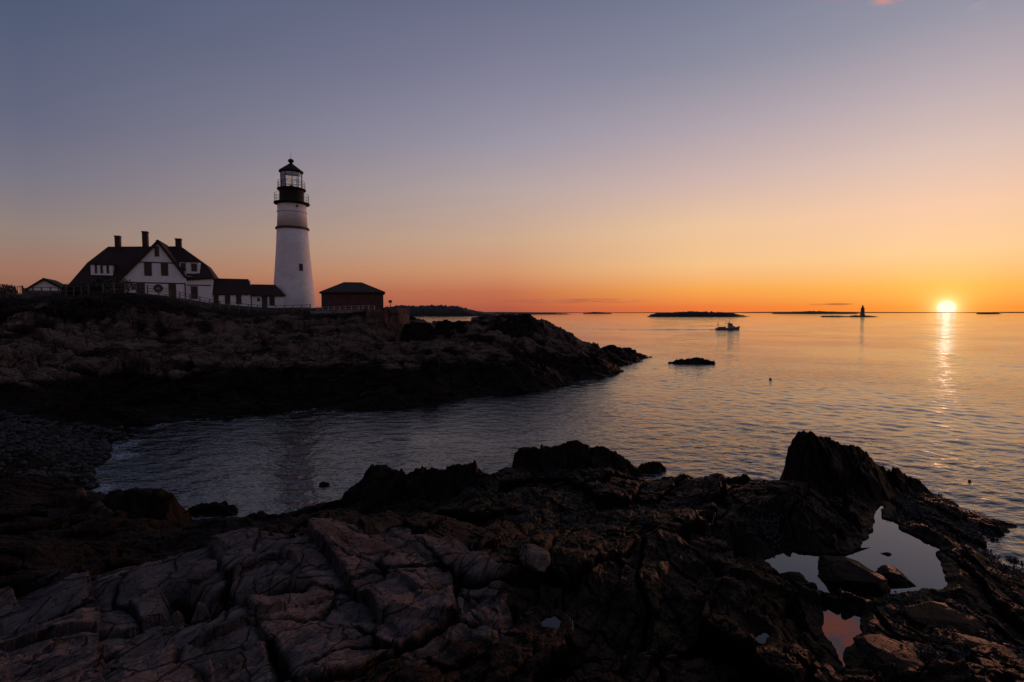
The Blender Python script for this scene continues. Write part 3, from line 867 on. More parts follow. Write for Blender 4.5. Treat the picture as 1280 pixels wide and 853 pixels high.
def boulder(name, label, px, py, top_py, wpx, Y, seed, flat=.8, pale=.0, group=None, planes=15, depth=1.0):
    """a single weathered stone: width and top from the photo, resting on the ground at its foot"""
    rng = np.random.default_rng(seed)
    D_, F_ = CS[44]
    N = rng.normal(size=(planes, 3)); N /= np.linalg.norm(N, axis=1, keepdims=True)
    off = rng.uniform(.72, 1.0, planes)
    dots = D_ @ N.T
    rad = np.min(np.where(dots > .12, off / np.maximum(dots, .12), 9), axis=1)
    rad = np.minimum(rad, 1.15)
    V = D_ * rad[:, None]
    for f, a in ((1.6, .16), (3.5, .09), (8, .045), (18, .02)):
        V = V * (1 + a * vnoise3(V * f + seed, seed))[:, None]
    k = Y / FPX
    c = at(px, py, Y); tz = at(px, top_py, Y).z
    g = shore_z(c.x, c.y) - .12
    hx = wpx * k / 2; hz = max((tz - g) / 2, .1)
    V = V * np.array([hx, hx * depth, hz]) * 1.0
    V[:, 2] -= V[:, 2].min(); V[:, 2] *= 2 * hz / V[:, 2].max(); V[:, 0] *= 2 * hx / np.ptp(V[:, 0])
    o = np_mesh(name, V, F_, ROCK, True, {'pale': np.full(len(V), pale), 'crack': np.zeros(len(V))})
    o.location = (c.x, c.y, g); tag(o, label, 'rock', group)
    return o


boulder('boulder', 'big rounded dark boulder standing in front of the large tide pool', 1062, 748, 706, 78, 13.6, 3)
boulder('boulder', 'smaller black boulder to the right of the big rounded one at the tide pool', 1116, 745, 713, 50, 13.7, 8)
boulder('boulder', 'dark boulder at the left corner of the large tide pool', 994, 735, 716, 40, 13.8, 12)
boulder('boulder', 'low black stone poking out in the middle of the large tide pool', 1101, 695, 687, 30, 15.3, 17)
boulder('boulder', 'long weed covered boulder below the right end of the large tide pool', 1186, 800, 768, 92, 11.4, 21)
boulder('boulder', 'dark boulder at the bottom edge, right of the small cloud reflecting pool', 1114, 845, 812, 84, 9.9, 25)
boulder('boulder', 'dark boulder in the lower right corner among the weed', 1225, 842, 806, 70, 10.2, 29)
boulder('boulder', 'pale wedge shaped boulder stuck in the crevice of the bare ridge', 254, 738, 703, 36, 9.2, 33, pale=.9)
boulder('boulder', 'small reddish stone lying in the dark crevice of the bare ridge', 250, 788, 757, 34, 7.9, 37, pale=1.0)
boulder('boulder', 'little pale stone left of the reddish stone in the crevice', 219, 782, 764, 18, 7.9, 41, pale=.9)
boulder('boulder', 'lone pale slab right of the bare ridge in the dark rock', 668, 705, 684, 44, 11.5, 45, pale=.8)

# pebbles of the beach at the head of the cove, and the rockweed at the right
def pebbles():
    rng = np.random.default_rng(77); D_, F_ = CS[6]
    Vs, Fs = [], []; n = 0
    X = rng.uniform(-34, -14, 5200); Y = rng.uniform(22, 33.4, 5200)
    Zs = shore_h(X, Y)[0]; Zh = head_h(X, Y)[0]; Z = np.maximum(Zs, Zh)
    for x, y, z in zip(X, Y, Z):
        if not .02 < z < 1.6: continue
        s = .05 + .16 * rng.random() ** 3
        v = D_ * (1 + .25 * vnoise3(D_ * 1.7 + x * 9, 3))[:, None] * np.array([s, s * rng.uniform(.6, 1), s * rng.uniform(.4, .8)])
        a = rng.uniform(0, 6.28); ca_, sa_ = math.cos(a), math.sin(a)
        v = np.stack([v[:, 0] * ca_ - v[:, 1] * sa_ + x, v[:, 0] * sa_ + v[:, 1] * ca_ + y, v[:, 2] + z + s * .2], -1)
        Vs.append(v); Fs.append(F_ + n); n += len(v)
    o = np_mesh('pebbles', np.concatenate(Vs), np.concatenate(Fs), M['pebble'], True)
    tag(o, 'dark wet pebbles of the small beach at the head of the cove', 'pebbles', None, 'stuff')
pebbles()


def rockweed():
    rng = np.random.default_rng(99)
    n = 26000
    X = np.concatenate([rng.uniform(8, 22, n), rng.uniform(-4, 10, 9000)]); Y = np.concatenate([rng.uniform(8.5, 24, n), rng.uniform(14, 26, 9000)])
    Z, K, B = shore_h(X, Y)
    dens = fbm(X * .5, Y * .5, 701, 4)
    keep = (Z > -.1) & (Z < 1.6) & (dens > np.where(X > 14.5, -.05, .22))
    for zz, pl in [(POOL_Z, pool1), (POOL2_Z, pool2)]: keep &= poly_sd(X, Y, pl) > .08
    X, Y, Z = X[keep], Y[keep], Z[keep]; m = len(X)
    a = rng.uniform(0, 2 * PI, m); L = rng.uniform(.05, .15, m); W = rng.uniform(.012, .03, m)
    dxy = np.stack([np.cos(a), np.sin(a)], -1); nrm = np.stack([-np.sin(a), np.cos(a)], -1)
    up = rng.uniform(.02, .09, m)
    P0 = np.stack([X, Y, Z + .005], -1)
    def pt(f, s, h): return P0 + np.concatenate([dxy * (L * f)[:, None] + nrm * (W * s)[:, None], (up * h)[:, None]], 1)
    V = np.stack([pt(0, -.6, 0), pt(0, .6, 0), pt(.5, 1, 1), pt(.5, -1, 1), pt(1, .7, .25), pt(1, -.7, .25)], 1).reshape(-1, 3)
    q = np.array([[0, 1, 2, 3], [3, 2, 4, 5]]); F = (np.arange(m)[:, None, None] * 6 + q[None]).reshape(-1, 4)
    o = np_mesh('rockweed', V, F, M['weed'], True)
    tag(o, 'wet brown rockweed covering the low rocks around the tide pools', 'seaweed', None, 'stuff')
rockweed()


# ------------------------------------------------------------------ buildings
class Frame:
    """a facade plane: origin, turned so that it faces the shore; photo points become local (s, t, z)"""
    def __init__(s, O, rot, z0):
        s.O = Vector((O[0], O[1], 0)); s.r = rot; s.z0 = z0
        s.ux = Vector((math.cos(rot), math.sin(rot), 0)); s.nb = Vector((-math.sin(rot), math.cos(rot), 0))
    def loc(s, px, py, t=0.0):
        d = ray(px, py); c = Vector((0, 0, CAM_Z))
        k = (t - (c - s.O).dot(s.nb)) / d.dot(s.nb)
        p = c + d * k
        return Vector(((p - s.O).dot(s.ux), t, p.z - s.z0))
    def world(s, px, py, t=0.0):
        l = s.loc(px, py, t); return s.O + s.ux * l.x + s.nb * t + Vector((0, 0, l.z + s.z0))
    def thing(s, name, label, cat): return thing(name, label, cat, (s.O.x, s.O.y, s.z0), s.r)


def window(fr, root, x0, y0, x1, y1, t=0.0, pane='pane', frame='window_frame', bars=True, name='window'):
    a, b = fr.loc(x0, y0, t), fr.loc(x1, y1, t)
    s0, s1, z1, z0 = a.x, b.x, a.z, b.z
    f = .09; mb = MB()
    mb.box(s0, s0 + f, t - .07, t + .1, z0, z1); mb.box(s1 - f, s1, t - .07, t + .1, z0, z1)
    mb.box(s0 + f, s1 - f, t - .07, t + .1, z1 - f, z1); mb.box(s0 + f, s1 - f, t - .07, t + .1, z0, z0 + f)
    zm = (z0 + z1) / 2
    if bars:
        mb.box(s0 + f, s1 - f, t - .06, t + .08, zm - .04, zm + .04)
        sm = (s0 + s1) / 2
        mb.box(sm - .025, sm + .025, t - .05, t + .07, z0 + f, zm - .04); mb.box(sm - .025, sm + .025, t - .05, t + .07, zm + .04, z1 - f)
    o = mb.build(name, M[frame], root)
    MB().box(s0 + f * .5, s1 - f * .5, t - .02, t + .05, z0 + f * .5, z1 - f * .5).build('pane', M[pane], o)
    return o


HROT = R(24)
hO = at(197, 372, 80)
HZ = hO.z - .6
hf = Frame(hO, HROT, HZ)


def house():
    fr = hf; L = fr.loc
    root = fr.thing('keepers_house', 'large white clapboard house with a dark gabled roof and three chimneys beside the lighthouse', 'house')
    # walls: the gable front block and the wings behind it
    g = [L(157, 380), L(232, 380), L(232, 344), L(197, 302.5), L(147, 352.5), L(157, 352.5)]
    wl = MB().prism([(p.x, p.z) for p in g], 0, 6)
    r0, r1 = L(231, 380, 1.0), L(264.5, 346, 1.0)
    wl.box(r0.x, r1.x, 1.0, 9.6, r0.z, r1.z)
    l0, l1 = L(96, 380, 1.6), L(158, 356, 1.6)
    wl.box(l0.x, l1.x, 1.6, 9.6, l0.z, l1.z)
    wl.build('wall', M['white_wall'], root)
    # main roof
    T0, T1, T2, T3, T4 = .6, 3.0, 5.5, 8.0, 10.4
    eL, eR = L(84, 357.5, T0), L(267, 346.5, T0); bL, bR = L(109, 328.5, T1), L(259, 332, T1); kL, kR = L(135, 308.5, T2), L(226, 308, T2)
    def S(p, t, z=None): return (p.x, t, p.z if z is None else z)
    ze = eL.z; 
    vs = [S(eL, T0), S(eR, T0), S(bR, T1), S(bL, T1), S(kL, T2), S(kR, T2), S(bL, T3), S(bR, T3), S(eL, T4), S(eR, T4),
          S(eL, T0, eL.z - .25), S(eR, T0, eR.z - .25), S(eL, T4, eL.z - .25), S(eR, T4, eR.z - .25)]
    fs = [(0, 1, 2, 3), (3, 2, 5, 4), (4, 5, 7, 6), (6, 7, 9, 8), (0, 3, 6, 8), (3, 4, 6), (1, 9, 7, 2), (2, 7, 5), (0, 10, 11, 1), (8, 9, 13, 12), (0, 8, 12, 10), (1, 11, 13, 9), (10, 12, 13, 11)]
    rf = MB().add(vs, fs).build('main_roof', M['roof'], root)
    # chimneys ride on the main roof
    for x0, x1, y0, y1, t in ((144, 151, 295, 312, 5.0), (178, 185.5, 289.5, 310, 5.6), (219.5, 227, 298.5, 312, 5.4)):
        a, b = L(x0, y0, t), L(x1, y1, t); mb = MB()
        mb.box(a.x, b.x, t - .5, t + .5, b.z - .6, a.z - .18); mb.box(a.x - .06, b.x + .06, t - .56, t + .56, a.z - .18, a.z)
        mb.build('chimney', M['chimney'], rf)
    # gable roof: two thick slopes
    ap, le, ri = L(197, 299.5, -.35), L(143, 353.5, -.35), L(233.5, 346.5, -.35)
    for e in (le, ri):
        q = [(ap.x, -.35, ap.z), (e.x, -.35, e.z), (e.x, 6.2, e.z), (ap.x, 6.2, ap.z)]
        n = Vector((-(ap.z - e.z), 0, ap.x - e.x)) if ap.x < e.x else Vector((ap.z - e.z, 0, e.x - ap.x))
        n = Vector((n.x, 0, n.z)); n = n if n.z > 0 else -n
        MB().slab(q, n, .34).build('gable_roof', M['roof'], root)
    # dark trim boards
    mb = MB()
    for (x0, x1, y) in ((175, 220, 327.7), (157, 232, 353.2)):
        a, b = L(x0, y), L(x1, y); mb.box(a.x, b.x, -.06, -.003, a.z - .09, a.z + .09)
    a, b = L(233, 356.5, 1.0), L(264, 357, 1.0); mb.box(a.x, b.x, .94, .997, a.z - .08, a.z + .08)
    a = L(231.2, 353); b = L(231.2, 374); mb.box(a.x - .08, a.x + .08, -.06, -.003, b.z, a.z - .1)
    mb.build('trim_board', M['trim'], root)
    # windows
    window(fr, root, 193, 308, 199, 321)
    window(fr, root, 180, 328.5, 190, 345); window(fr, root, 201, 328.5, 210.5, 345)
    window(fr, root, 170.5, 354, 181.5, 371, pane='pane'); window(fr, root, 210.5, 354.5, 220.5, 372, pane='curtain')
    window(fr, root, 238.5, 358, 247.5, 374, 1.0, pane='curtain')
    # round life ring like wreath on the front wall
    c = L(198, 360.5)
    mb = MB(); mb.ring(.42, 0, .2, 24, 8); wre = mb.build('wreath', M['trim'], root, True, (c.x, -.12, c.z)); wre.rotation_euler = (PI / 2, 0, 0)
    # small porch at the left of the gable front
    a, b = L(146, 353.5, -.3), L(157, 356, -.3); q0 = L(147, 376, 0)
    mb = MB(); mb.box(a.x, b.x, -.3, 1.5, b.z, b.z + .28); mb.box(a.x + .1, a.x + .3, -.15, .05, q0.z, b.z); mb.box(a.x, b.x, 1.2, 1.5, q0.z, b.z)
    mb.build('porch', M['trim'], root)
    # dormers
    def dormer(x0, x1, y0, y1, t, wins, ground=None):
        a, b = L(x0, y0, t), L(x1, y1, t)
        d = MB().box(a.x, b.x, t, t + 2.4, b.z - .25, a.z).build('dormer', M['white_wall'], root)
        mb = MB(); mb.slab([(a.x - .15, t - .2, a.z + .06), (b.x + .15, t - .2, a.z + .06), (b.x + .15, t + 2.6, a.z + .3), (a.x - .15, t + 2.6, a.z + .3)], (0, -.1, 1), .12)
        mb.build('dormer_roof', M['roof'], d)
        for x2, x3, y2, y3 in wins: window(fr, d, x2, y2, x3, y3, t, name='dormer_window', bars=False)
    dormer(113, 141, 330.5, 342.5, 1.5, ((118.5, 121.5, 331.5, 342), (125.5, 128.8, 331.5, 342), (133, 136.5, 331.5, 342)))
    dormer(224, 249.5, 327, 340.5, 1.5, ((226, 232.5, 329, 339.5), (239, 246.5, 329.5, 339.5)))
house()


def annexes():
    O = hf.world(287, 380, 1.6); fr = Frame(O, HROT, O.z - .8); L = fr.loc
    root = fr.thing('annex_building', 'low white annex joined to the house, with three dark windows under its roof', 'building')
    a, b = L(265.5, 367), L(313.5, 392)
    MB().box(a.x, b.x, 0, 5, b.z, a.z).build('wall', M['white_wall'], root)
    e, f, k, k2 = L(263.5, 367.5, -.3), L(316, 367.5, -.3), L(264.5, 348, 2.5), L(310.5, 348.5, 2.5)
    vs = [(e.x, -.3, e.z), (f.x, -.3, f.z), (k2.x, 2.5, k.z), (k.x, 2.5, k.z), (e.x, 5.3, e.z), (f.x, 5.3, f.z)]
    MB().add(vs + [(x, y, z - .18) for x, y, z in vs], [(0, 1, 2, 3), (3, 2, 5, 4), (6, 9, 8, 7), (9, 10, 11, 8), (0, 6, 7, 1), (4, 5, 11, 10), (1, 7, 8, 2), (2, 8, 11, 5), (0, 3, 9, 6), (3, 4, 10, 9)]).build('roof', M['roof'], root)
    MB().prism([(b.x - .02, a.z), (b.x - .02, a.z)][:0] or [(a.x, a.z), (b.x, a.z), (b.x, a.z + .02), (a.x, a.z + .02)], 1, 4).build('ceiling_beam', M['trim'], root)
    # white gable end facing the tower
    MB().add([(b.x - .05, 0, a.z), (b.x - .05, 5, a.z), (b.x - .05, 2.5, k.z - .25), (b.x - .25, 0, a.z), (b.x - .25, 5, a.z), (b.x - .25, 2.5, k.z - .25)],
             [(0, 1, 2), (3, 5, 4), (0, 3, 4, 1), (1, 4, 5, 2), (2, 5, 3, 0)]).build('gable_end', M['white_wall'], root)
    for x0, x1 in ((267, 273.5), (281, 288), (295, 302)): window(fr, root, x0, 368, x1, 380.5)

    O = hf.world(332, 384, 2.2); fr2 = Frame(O, HROT, O.z - .8); L = fr2.loc
    root = fr2.thing('annex_building', 'smaller white annex touching the foot of the lighthouse, with a dark door', 'building')
    a, b = L(314.5, 368), L(356, 392)
    MB().box(a.x, b.x, 0, 4, b.z, a.z).build('wall', M['white_wall'], root)
    e, f, k, k2 = L(313, 369.5, -.3), L(357.5, 369.5, -.3), L(313.5, 355.5, 2.0), L(344, 355.5, 2.0)
    vs = [(e.x, -.3, e.z), (f.x, -.3, f.z), (k2.x, 2, k.z), (k.x, 2, k.z), (e.x, 4.3, e.z), (f.x, 4.3, f.z)]
    MB().add(vs + [(x, y, z - .16) for x, y, z in vs], [(0, 1, 2, 3), (3, 2, 5, 4), (6, 9, 8, 7), (9, 10, 11, 8), (0, 6, 7, 1), (4, 5, 11, 10), (1, 7, 8, 2), (2, 8, 11, 5), (0, 3, 9, 6), (3, 4, 10, 9)]).build('roof', M['roof'], root)
    a, b = L(327, 369.8, -.0), L(334.5, 386)
    dr = MB().box(a.x, b.x, -.05, .06, b.z, a.z).build('door', M['trim'], root)
    MB().box(a.x + .12, a.x + .2, -.1, -.052, (a.z + b.z) / 2 - .1, (a.z + b.z) / 2 + .05).build('handle', M['palewood'], dr)
    window(fr2, root, 336.5, 370, 343.5, 382); window(fr2, root, 321.5, 372.5, 325, 377, bars=False)
annexes()


def red_building():
    O = at(444, 388, 86); fr = Frame(O, R(15), O.z - .6); L = fr.loc
    root = fr.thing('brick_building', 'low red brick building with a dark hipped roof, right of the lighthouse', 'building')
    a, b = L(401.5, 364.5), L(479.5, 394)
    MB().box(a.x, b.x, 0, 8, b.z, a.z).build('wall', M['brick_red'], root)
    e, f = L(399, 365, -.4), L(481.5, 365, -.4); k, k2 = L(430, 352.8, 4), L(452, 352.8, 4)
    vs = [(e.x, -.4, e.z), (f.x, -.4, f.z), (f.x, 8.4, f.z), (e.x, 8.4, e.z), (k.x, 4, k.z), (k2.x, 4, k.z)]
    vs += [(x, y, z - .25) for x, y, z in vs[:4]]
    MB().add(vs, [(0, 1, 5, 4), (1, 2, 5), (2, 3, 4, 5), (3, 0, 4), (0, 6, 7, 1), (1, 7, 8, 2), (2, 8, 9, 3), (3, 9, 6, 0), (6, 9, 8, 7)]).build('roof', M['roof'], root)
    window(fr, root, 438, 368, 446, 381, pane='curtain'); window(fr, root, 461, 369, 468, 380)
    a, b = L(403.5, 368), L(413, 389)
    dr = MB().box(a.x, b.x, -.06, .05, b.z, a.z).build('door', M['trim'], root)
    MB().box(b.x - .25, b.x - .15, -.1, -.062, (a.z + b.z) / 2 - .1, (a.z + b.z) / 2 + .05).build('handle', M['palewood'], dr)
red_building()


def shed():
    O = at(56, 372, 74); fr = Frame(O, R(30), O.z - .8); L = fr.loc
    root = fr.thing('garage_shed', 'small shed with a white gable and dark lower wall, left of the big house', 'shed')
    ap, le, ri = L(54, 350), L(31, 363), L(80, 362); g0 = L(31, 380)
    mb = MB().prism([(le.x, g0.z), (ri.x, g0.z), (ri.x, min(le.z, ri.z)), (le.x, min(le.z, ri.z))], 0.0, 6)
    mb.build('wall', M['wood'], root)
    zl = min(le.z, ri.z)
    MB().prism([(le.x, zl + .003), (ri.x, zl + .003), (ap.x, ap.z)], 0, 6).build('gable_end', M['white_wall'], root)
    ap, le, ri = L(54, 347.5, -.4), L(27.5, 363.5, -.4), L(85, 362.5, -.4)
    for e in (le, ri):
        n = Vector((-(ap.z - e.z), 0, ap.x - e.x)); n = n if n.z > 0 else -n
        MB().slab([(ap.x, -.4, ap.z), (e.x, -.4, e.z), (e.x, 6.4, e.z), (ap.x, 6.4, ap.z)], n, .22).build('roof', M['roof'], root)
    a, b = L(36, 366), L(50, 380)
    MB().box(a.x, b.x, -.06, .05, b.z, a.z).build('door', M['trim'], root)
shed()


# ------------------------------------------------------------------ the lighthouse
def lighthouse():
    YT = 94.5; B = at(368, 388.5, YT); m = YT / FPX; q8 = YT / 88
    root = thing('lighthouse', 'tall white conical lighthouse with black lantern and two railed galleries', 'lighthouse', B)
    def z(py): return (388.5 - py) * m
    n = 64
    MB().lathe([(3.62, z(396)), (3.55, 0), (3.28, z(368)), (3.0, z(345)), (2.78, z(325)), (2.60, z(307)), (2.47, z(289))], n).build('tower_wall', M['tower_white'], root, True)
    MB().lathe([(2.62, z(288.8)), (2.70, z(288.2)), (2.70, z(287)), (2.60, z(286.4)), (2.40, z(286.4))], n).build('belt_course', M['belt'], root, True)
    MB().lathe([(2.42, z(286)), (2.28, z(268.5)), (2.28, z(258))], n).build('upper_wall', M['tower_white'], root, True)
    MB().lathe([(2.29, z(268.6)), (2.38, z(268.2)), (2.38, z(266.8)), (2.29, z(266.4))], n).build('moulding', M['tower_white'], root, True)
    def gallery(py, r, r_in, rail_py, nposts):
        g = MB().lathe([(r_in, z(py + 2.6)), (r, z(py + 1)), (r + .06, z(py + .9)), (r + .06, z(py - .6)), (r_in, z(py - .6))], n).build('gallery', M['black'], root, True)
        rl = MB(); zt, zb = z(rail_py), z(py - .6)
        for k in (0, .36, .68): rl.ring(r - .08, zt - (zt - zb) * k, .022, 48, 6)
        for i in range(nposts):
            a = 2 * PI * i / nposts; x, y = (r - .08) * math.cos(a), (r - .08) * math.sin(a); rl.tube((x, y, zb), (x, y, zt), .022, n=6)
        rl.build('railing', M['black'], g)
    gallery(256.8, 2.78, 2.1, 246, 20)
    gallery(239.8, 2.22, 1.85, 230.5, 16)
    MB().lathe([(2.0, z(256)), (1.94, z(255)), (1.94, z(242.5)), (2.0, z(242)), (2.0, z(241))], n).build('watch_room', M['darkred'], root, True)
    # lantern: sixteen sided, glazed
    k = 10; a0 = R(9); zb, zt = z(239), z(218.6); r = 1.72
    MB().lathe([(r + .05, z(240.4)), (r + .05, z(238)), (r - .1, z(238))], k, a0).build('lantern_sill', M['black'], root)
    fm = MB()
    for i in range(k):
        a = a0 + 2 * PI * i / k; x, y = r * math.cos(a), r * math.sin(a); fm.tube((x, y, zb), (x, y, zt), .055, n=6)
    for q in (z(231), z(224.5)):
        for i in range(k):
            a, b = a0 + 2 * PI * i / k, a0 + 2 * PI * (i + 1) / k
            fm.tube((r * math.cos(a), r * math.sin(a), q), (r * math.cos(b), r * math.sin(b), q), .035, n=6)
    fm.build('lantern_frame', M['black'], root)
    MB().lathe([(r + .06, z(220.2)), (r + .06, zt), (r - .1, zt)], k, a0).build('lantern_head', M['black'], root)
    gl_, dk = MB(), MB()
    for i in range(k):
        a, b = a0 + 2 * PI * i / k, a0 + 2 * PI * (i + 1) / k; mid = (a + b) / 2
        p, q = Vector((r * math.cos(a), r * math.sin(a), 0)), Vector((r * math.cos(b), r * math.sin(b), 0)); nn = Vector((math.cos(mid), math.sin(mid), 0))
        quad = [p + Vector((0, 0, z(237.9))), q + Vector((0, 0, z(237.9))), q + Vector((0, 0, zt)), p + Vector((0, 0, zt))]
        # the landward panes are blanked off, the others are clear
        land = abs(((mid - R(222)) + PI) % (2 * PI) - PI) < R(40)
        (dk if land else gl_).slab(quad, nn, .012)
    gl_.build('glazing', M['lantern_glass'], root)
    dk.build('blank_pane', simple_mat('blanked_pane', (.30, .31, .36), .3, .08), root)
    ln = MB().lathe([(.30, z(234)), (.48, z(232.5)), (.52, z(230)), (.58, z(228.5)), (.52, z(227)), (.45, z(225)), (.3, z(223.5)), (.1, z(223))], 24).build('lens', M['lens'], root, True)
    MB().lathe([(.55, z(239)), (.25, z(238)), (.25, z(234.2)), (.34, z(234))], 16).build('lens_pedestal', M['black'], root, True)
    MB().lathe([(1.98, z(219.0)), (2.02, z(218.2)), (1.22, z(213.6)), (.56, z(210.0)), (.26, z(208.2)), (.22, z(207.4))], k, a0).build('lantern_roof', M['black'], root)
    MB().lathe([(.20, z(208.2)), (.24, z(207.2)), (.40, z(206.5)), (.48, z(205.3)), (.42, z(203.8)), (.22, z(202.8)), (.05, z(202.4))], 20).build('vent_ball', M['black'], root, True)
    MB().tube((0, 0, z(202.6)), (0, 0, z(193.5)), .028, .014, 6).build('lightning_rod', M['black'], root)
    for ch in list(bpy.data.objects):
        if ch.type == 'MESH' and (ch.parent == root or (ch.parent and ch.parent.parent == root)):
            ch.data.transform(Matrix.Diagonal((q8, q8, 1, 1)))
    # windows in the shaft
    def tower_window(px, py, h, wd, rr):
        c = at(px, py, YT); s = (c.x - B.x); ang_c = math.atan2(-B.y, -B.x)
        side = Vector((math.sin(ang_c) * -1, math.cos(ang_c), 0))
        # angle round the shaft at which the window sits
        off = math.asin(max(-1, min(1, (s * math.cos(R(23))) / rr)))
        a = ang_c + off
        w_ = MB(); w_.box(-wd / 2, wd / 2, -.12, .25, -h / 2, h / 2)
        o = w_.build('window', M['trim'], root); nx, ny = math.cos(a), math.sin(a)
        o.location = (nx * rr, ny * rr, (388.5 - py) * m); o.rotation_euler = (0, 0, a + PI / 2)
        MB().box(-wd / 2 + .08, wd / 2 - .08, -.135, -.1, -h / 2 + .08, h / 2 - .08).build('pane', M['pane'], o)
    tower_window(376, 336, 1.25, .62, 2.90 * q8)
    tower_window(371.3, 262, .35, .3, 2.28 * q8)
lighthouse()


# ------------------------------------------------------------------ fences, walls, posts
def rail_fence(name, label, path, post_h, n, rails, mat, group=None, r=.045, lattice=False):
    """posts along a line of ground points [(px, Y)], each post a part, rails a part each"""
    pts = [at(px, 391, Y) for px, Y in path]
    lens = [0]
    for a, b in zip(pts[:-1], pts[1:]): lens.append(lens[-1] + math.hypot(b.x - a.x, b.y - a.y))
    def along(d):
        for i in range(len(pts) - 1):
            if d <= lens[i + 1] + 1e-6:
                f = (d - lens[i]) / (lens[i + 1] - lens[i]); p = pts[i].lerp(pts[i + 1], f); return p
        return pts[-1]
    base = along(0); root = thing(name, label, 'fence', (base.x, base.y, head_z(base.x, base.y)), 0, group)
    P = []
    pm = MB().box(-r, r, -r, r, -.5, post_h).mesh('post', mat)
    for i in range(n):
        p = along(lens[-1] * i / (n - 1)); z = head_z(p.x, p.y); q = Vector((p.x, p.y, z)) - root.location; P.append(q)
        o = bpy.data.objects.new('post', pm); C.objects.link(o); o.parent = root; o.location = q
        o.rotation_euler = (random.uniform(-.03, .03), random.uniform(-.03, .03), random.uniform(-.3, .3))
    for k in rails:
        mb = MB()
        for a, b in zip(P[:-1], P[1:]):
            mb.tube(a + Vector((0, -r, post_h * k)), b + Vector((0, -r, post_h * k)), .032, n=6)
        mb.build('rail', mat, root)
    if lattice:
        mb = MB()
        for a, b in zip(P[:-1], P[1:]):
            for j in range(4):
                f = (j + .5) / 4; c = a.lerp(b, f); mb.tube(c + Vector((0, 0, 0)), c + Vector((random.uniform(-.05, .05), 0, post_h * random.uniform(.8, 1.05))), .03, n=5)
        mb.build('picket', mat, root)
    return root


rail_fence('rail_fence', 'dark three rail fence running along the cliff top in front of the white house', [(130, 57.5), (160, 58), (190, 59), (222, 61), (252, 63), (285, 65), (330, 67), (388, 68.5)], 1.15, 22, (.42, .7, .97), M['wood'])
rail_fence('picket_fence', 'dark fence with close pickets at the far left of the cliff top', [(-30, 56), (0, 56.5), (30, 57)], 1.35, 7, (.35, .9), M['wood'], lattice=True)
rail_fence('rail_fence', 'short dark two rail fence before the small shed', [(32, 57), (70, 57.5), (112, 57.5)], 1.1, 9, (.5, .95), M['wood'])
rail_fence('rail_fence', 'low pale rail fence in front of the red brick building', [(396, 68.5), (430, 68.5), (468, 68.5)], .75, 11, (.5, .95), M['palewood'])


def stone_wall():
    path = [(388, 67.6), (410, 67.4), (440, 67.2), (476, 67)]
    P = []
    for px, Y in path:
        p = at(px, 391, Y); P.append((p.x, p.y, head_z(p.x, p.y)))
    root = thing('retaining_wall', 'low pale stone wall along the cliff top below the red brick building', 'wall', P[0])
    mb = MB(); b0 = Vector(P[0])
    for a, b in zip(P[:-1], P[1:]):
        a, b = Vector(a) - b0, Vector(b) - b0
        mb.add([(a.x, a.y, a.z - .6), (b.x, b.y, b.z - .6), (b.x, b.y + .5, b.z - .6), (a.x, a.y + .5, a.z - .6),
                (a.x, a.y, a.z + .4), (b.x, b.y, b.z + .4), (b.x, b.y + .5, b.z + .4), (a.x, a.y + .5, a.z + .4)],
               [(0, 3, 2, 1), (4, 5, 6, 7), (0, 1, 5, 4), (2, 3, 7, 6), (1, 2, 6, 5), (3, 0, 4, 7)])
    mb.build('wall_body', M['stone'], root)
stone_wall()


def stone_pillar(label, x0, x1, y0, y1, Y, seed, depth, turn=-24):
    a, b = at(x0, y0, Y), at(x1, y1, Y); rng = np.random.default_rng(seed)
    D_, F_ = CS[44]
    V = D_ / np.abs(D_).max(1, keepdims=True)                       # a cube, then worn and broken
    for f, am in ((1.3, .22), (3.2, .12), (8, .06)): V = V * (1 + am * vnoise3(V * f + seed, seed))[:, None]
    V[:, 0] += .12 * V[:, 2] * rng.normal()
    V = V * np.array([(b.x - a.x) / 2, depth / 2, (a.z - b.z) / 2])
    o = np_mesh('rock_pillar', V, F_, ROCK_FAR, True, {'pale': np.full(len(V), 1.0), 'crack': np.zeros(len(V))})
    o.location = ((a.x + b.x) / 2, Y + depth / 2, (a.z + b.z) / 2); o.rotation_euler = (0, 0, R(turn)); tag(o, label, 'rock'); return o
stone_pillar('squared block of rock catching orange sunlight at the right end of the cliff top', 487, 504, 386.5, 428, 64.5, 5, 2.6, -20)
stone_pillar('upright rock buttress with an orange edge, just left of the dark cleft below the brick building', 461, 477.5, 389, 434, 64.2, 9, 3.2, -8)


def small_post(name, label, px, py0, py1, Y, mat, r=.05, head=True):
    a, b = at(px, py0, Y), at(px, py1, Y)
    root = thing(name, label, 'post', b)
    MB().tube((0, 0, -.3), (0, 0, a.z - b.z), r, n=8).build('pole', mat, root)
    if head: MB().box(-.22, .22, -.06, .06, a.z - b.z - .12, a.z - b.z + .2).build('sign_panel', mat, root)
small_post('sign_post', 'small dark sign post on top of the sunlit rock block', 488, 377.5, 388, 66, M['wood'])
small_post('marker_post', 'short pale post standing before the red brick building', 449, 383, 391, 68, M['palewood'], .07, False)


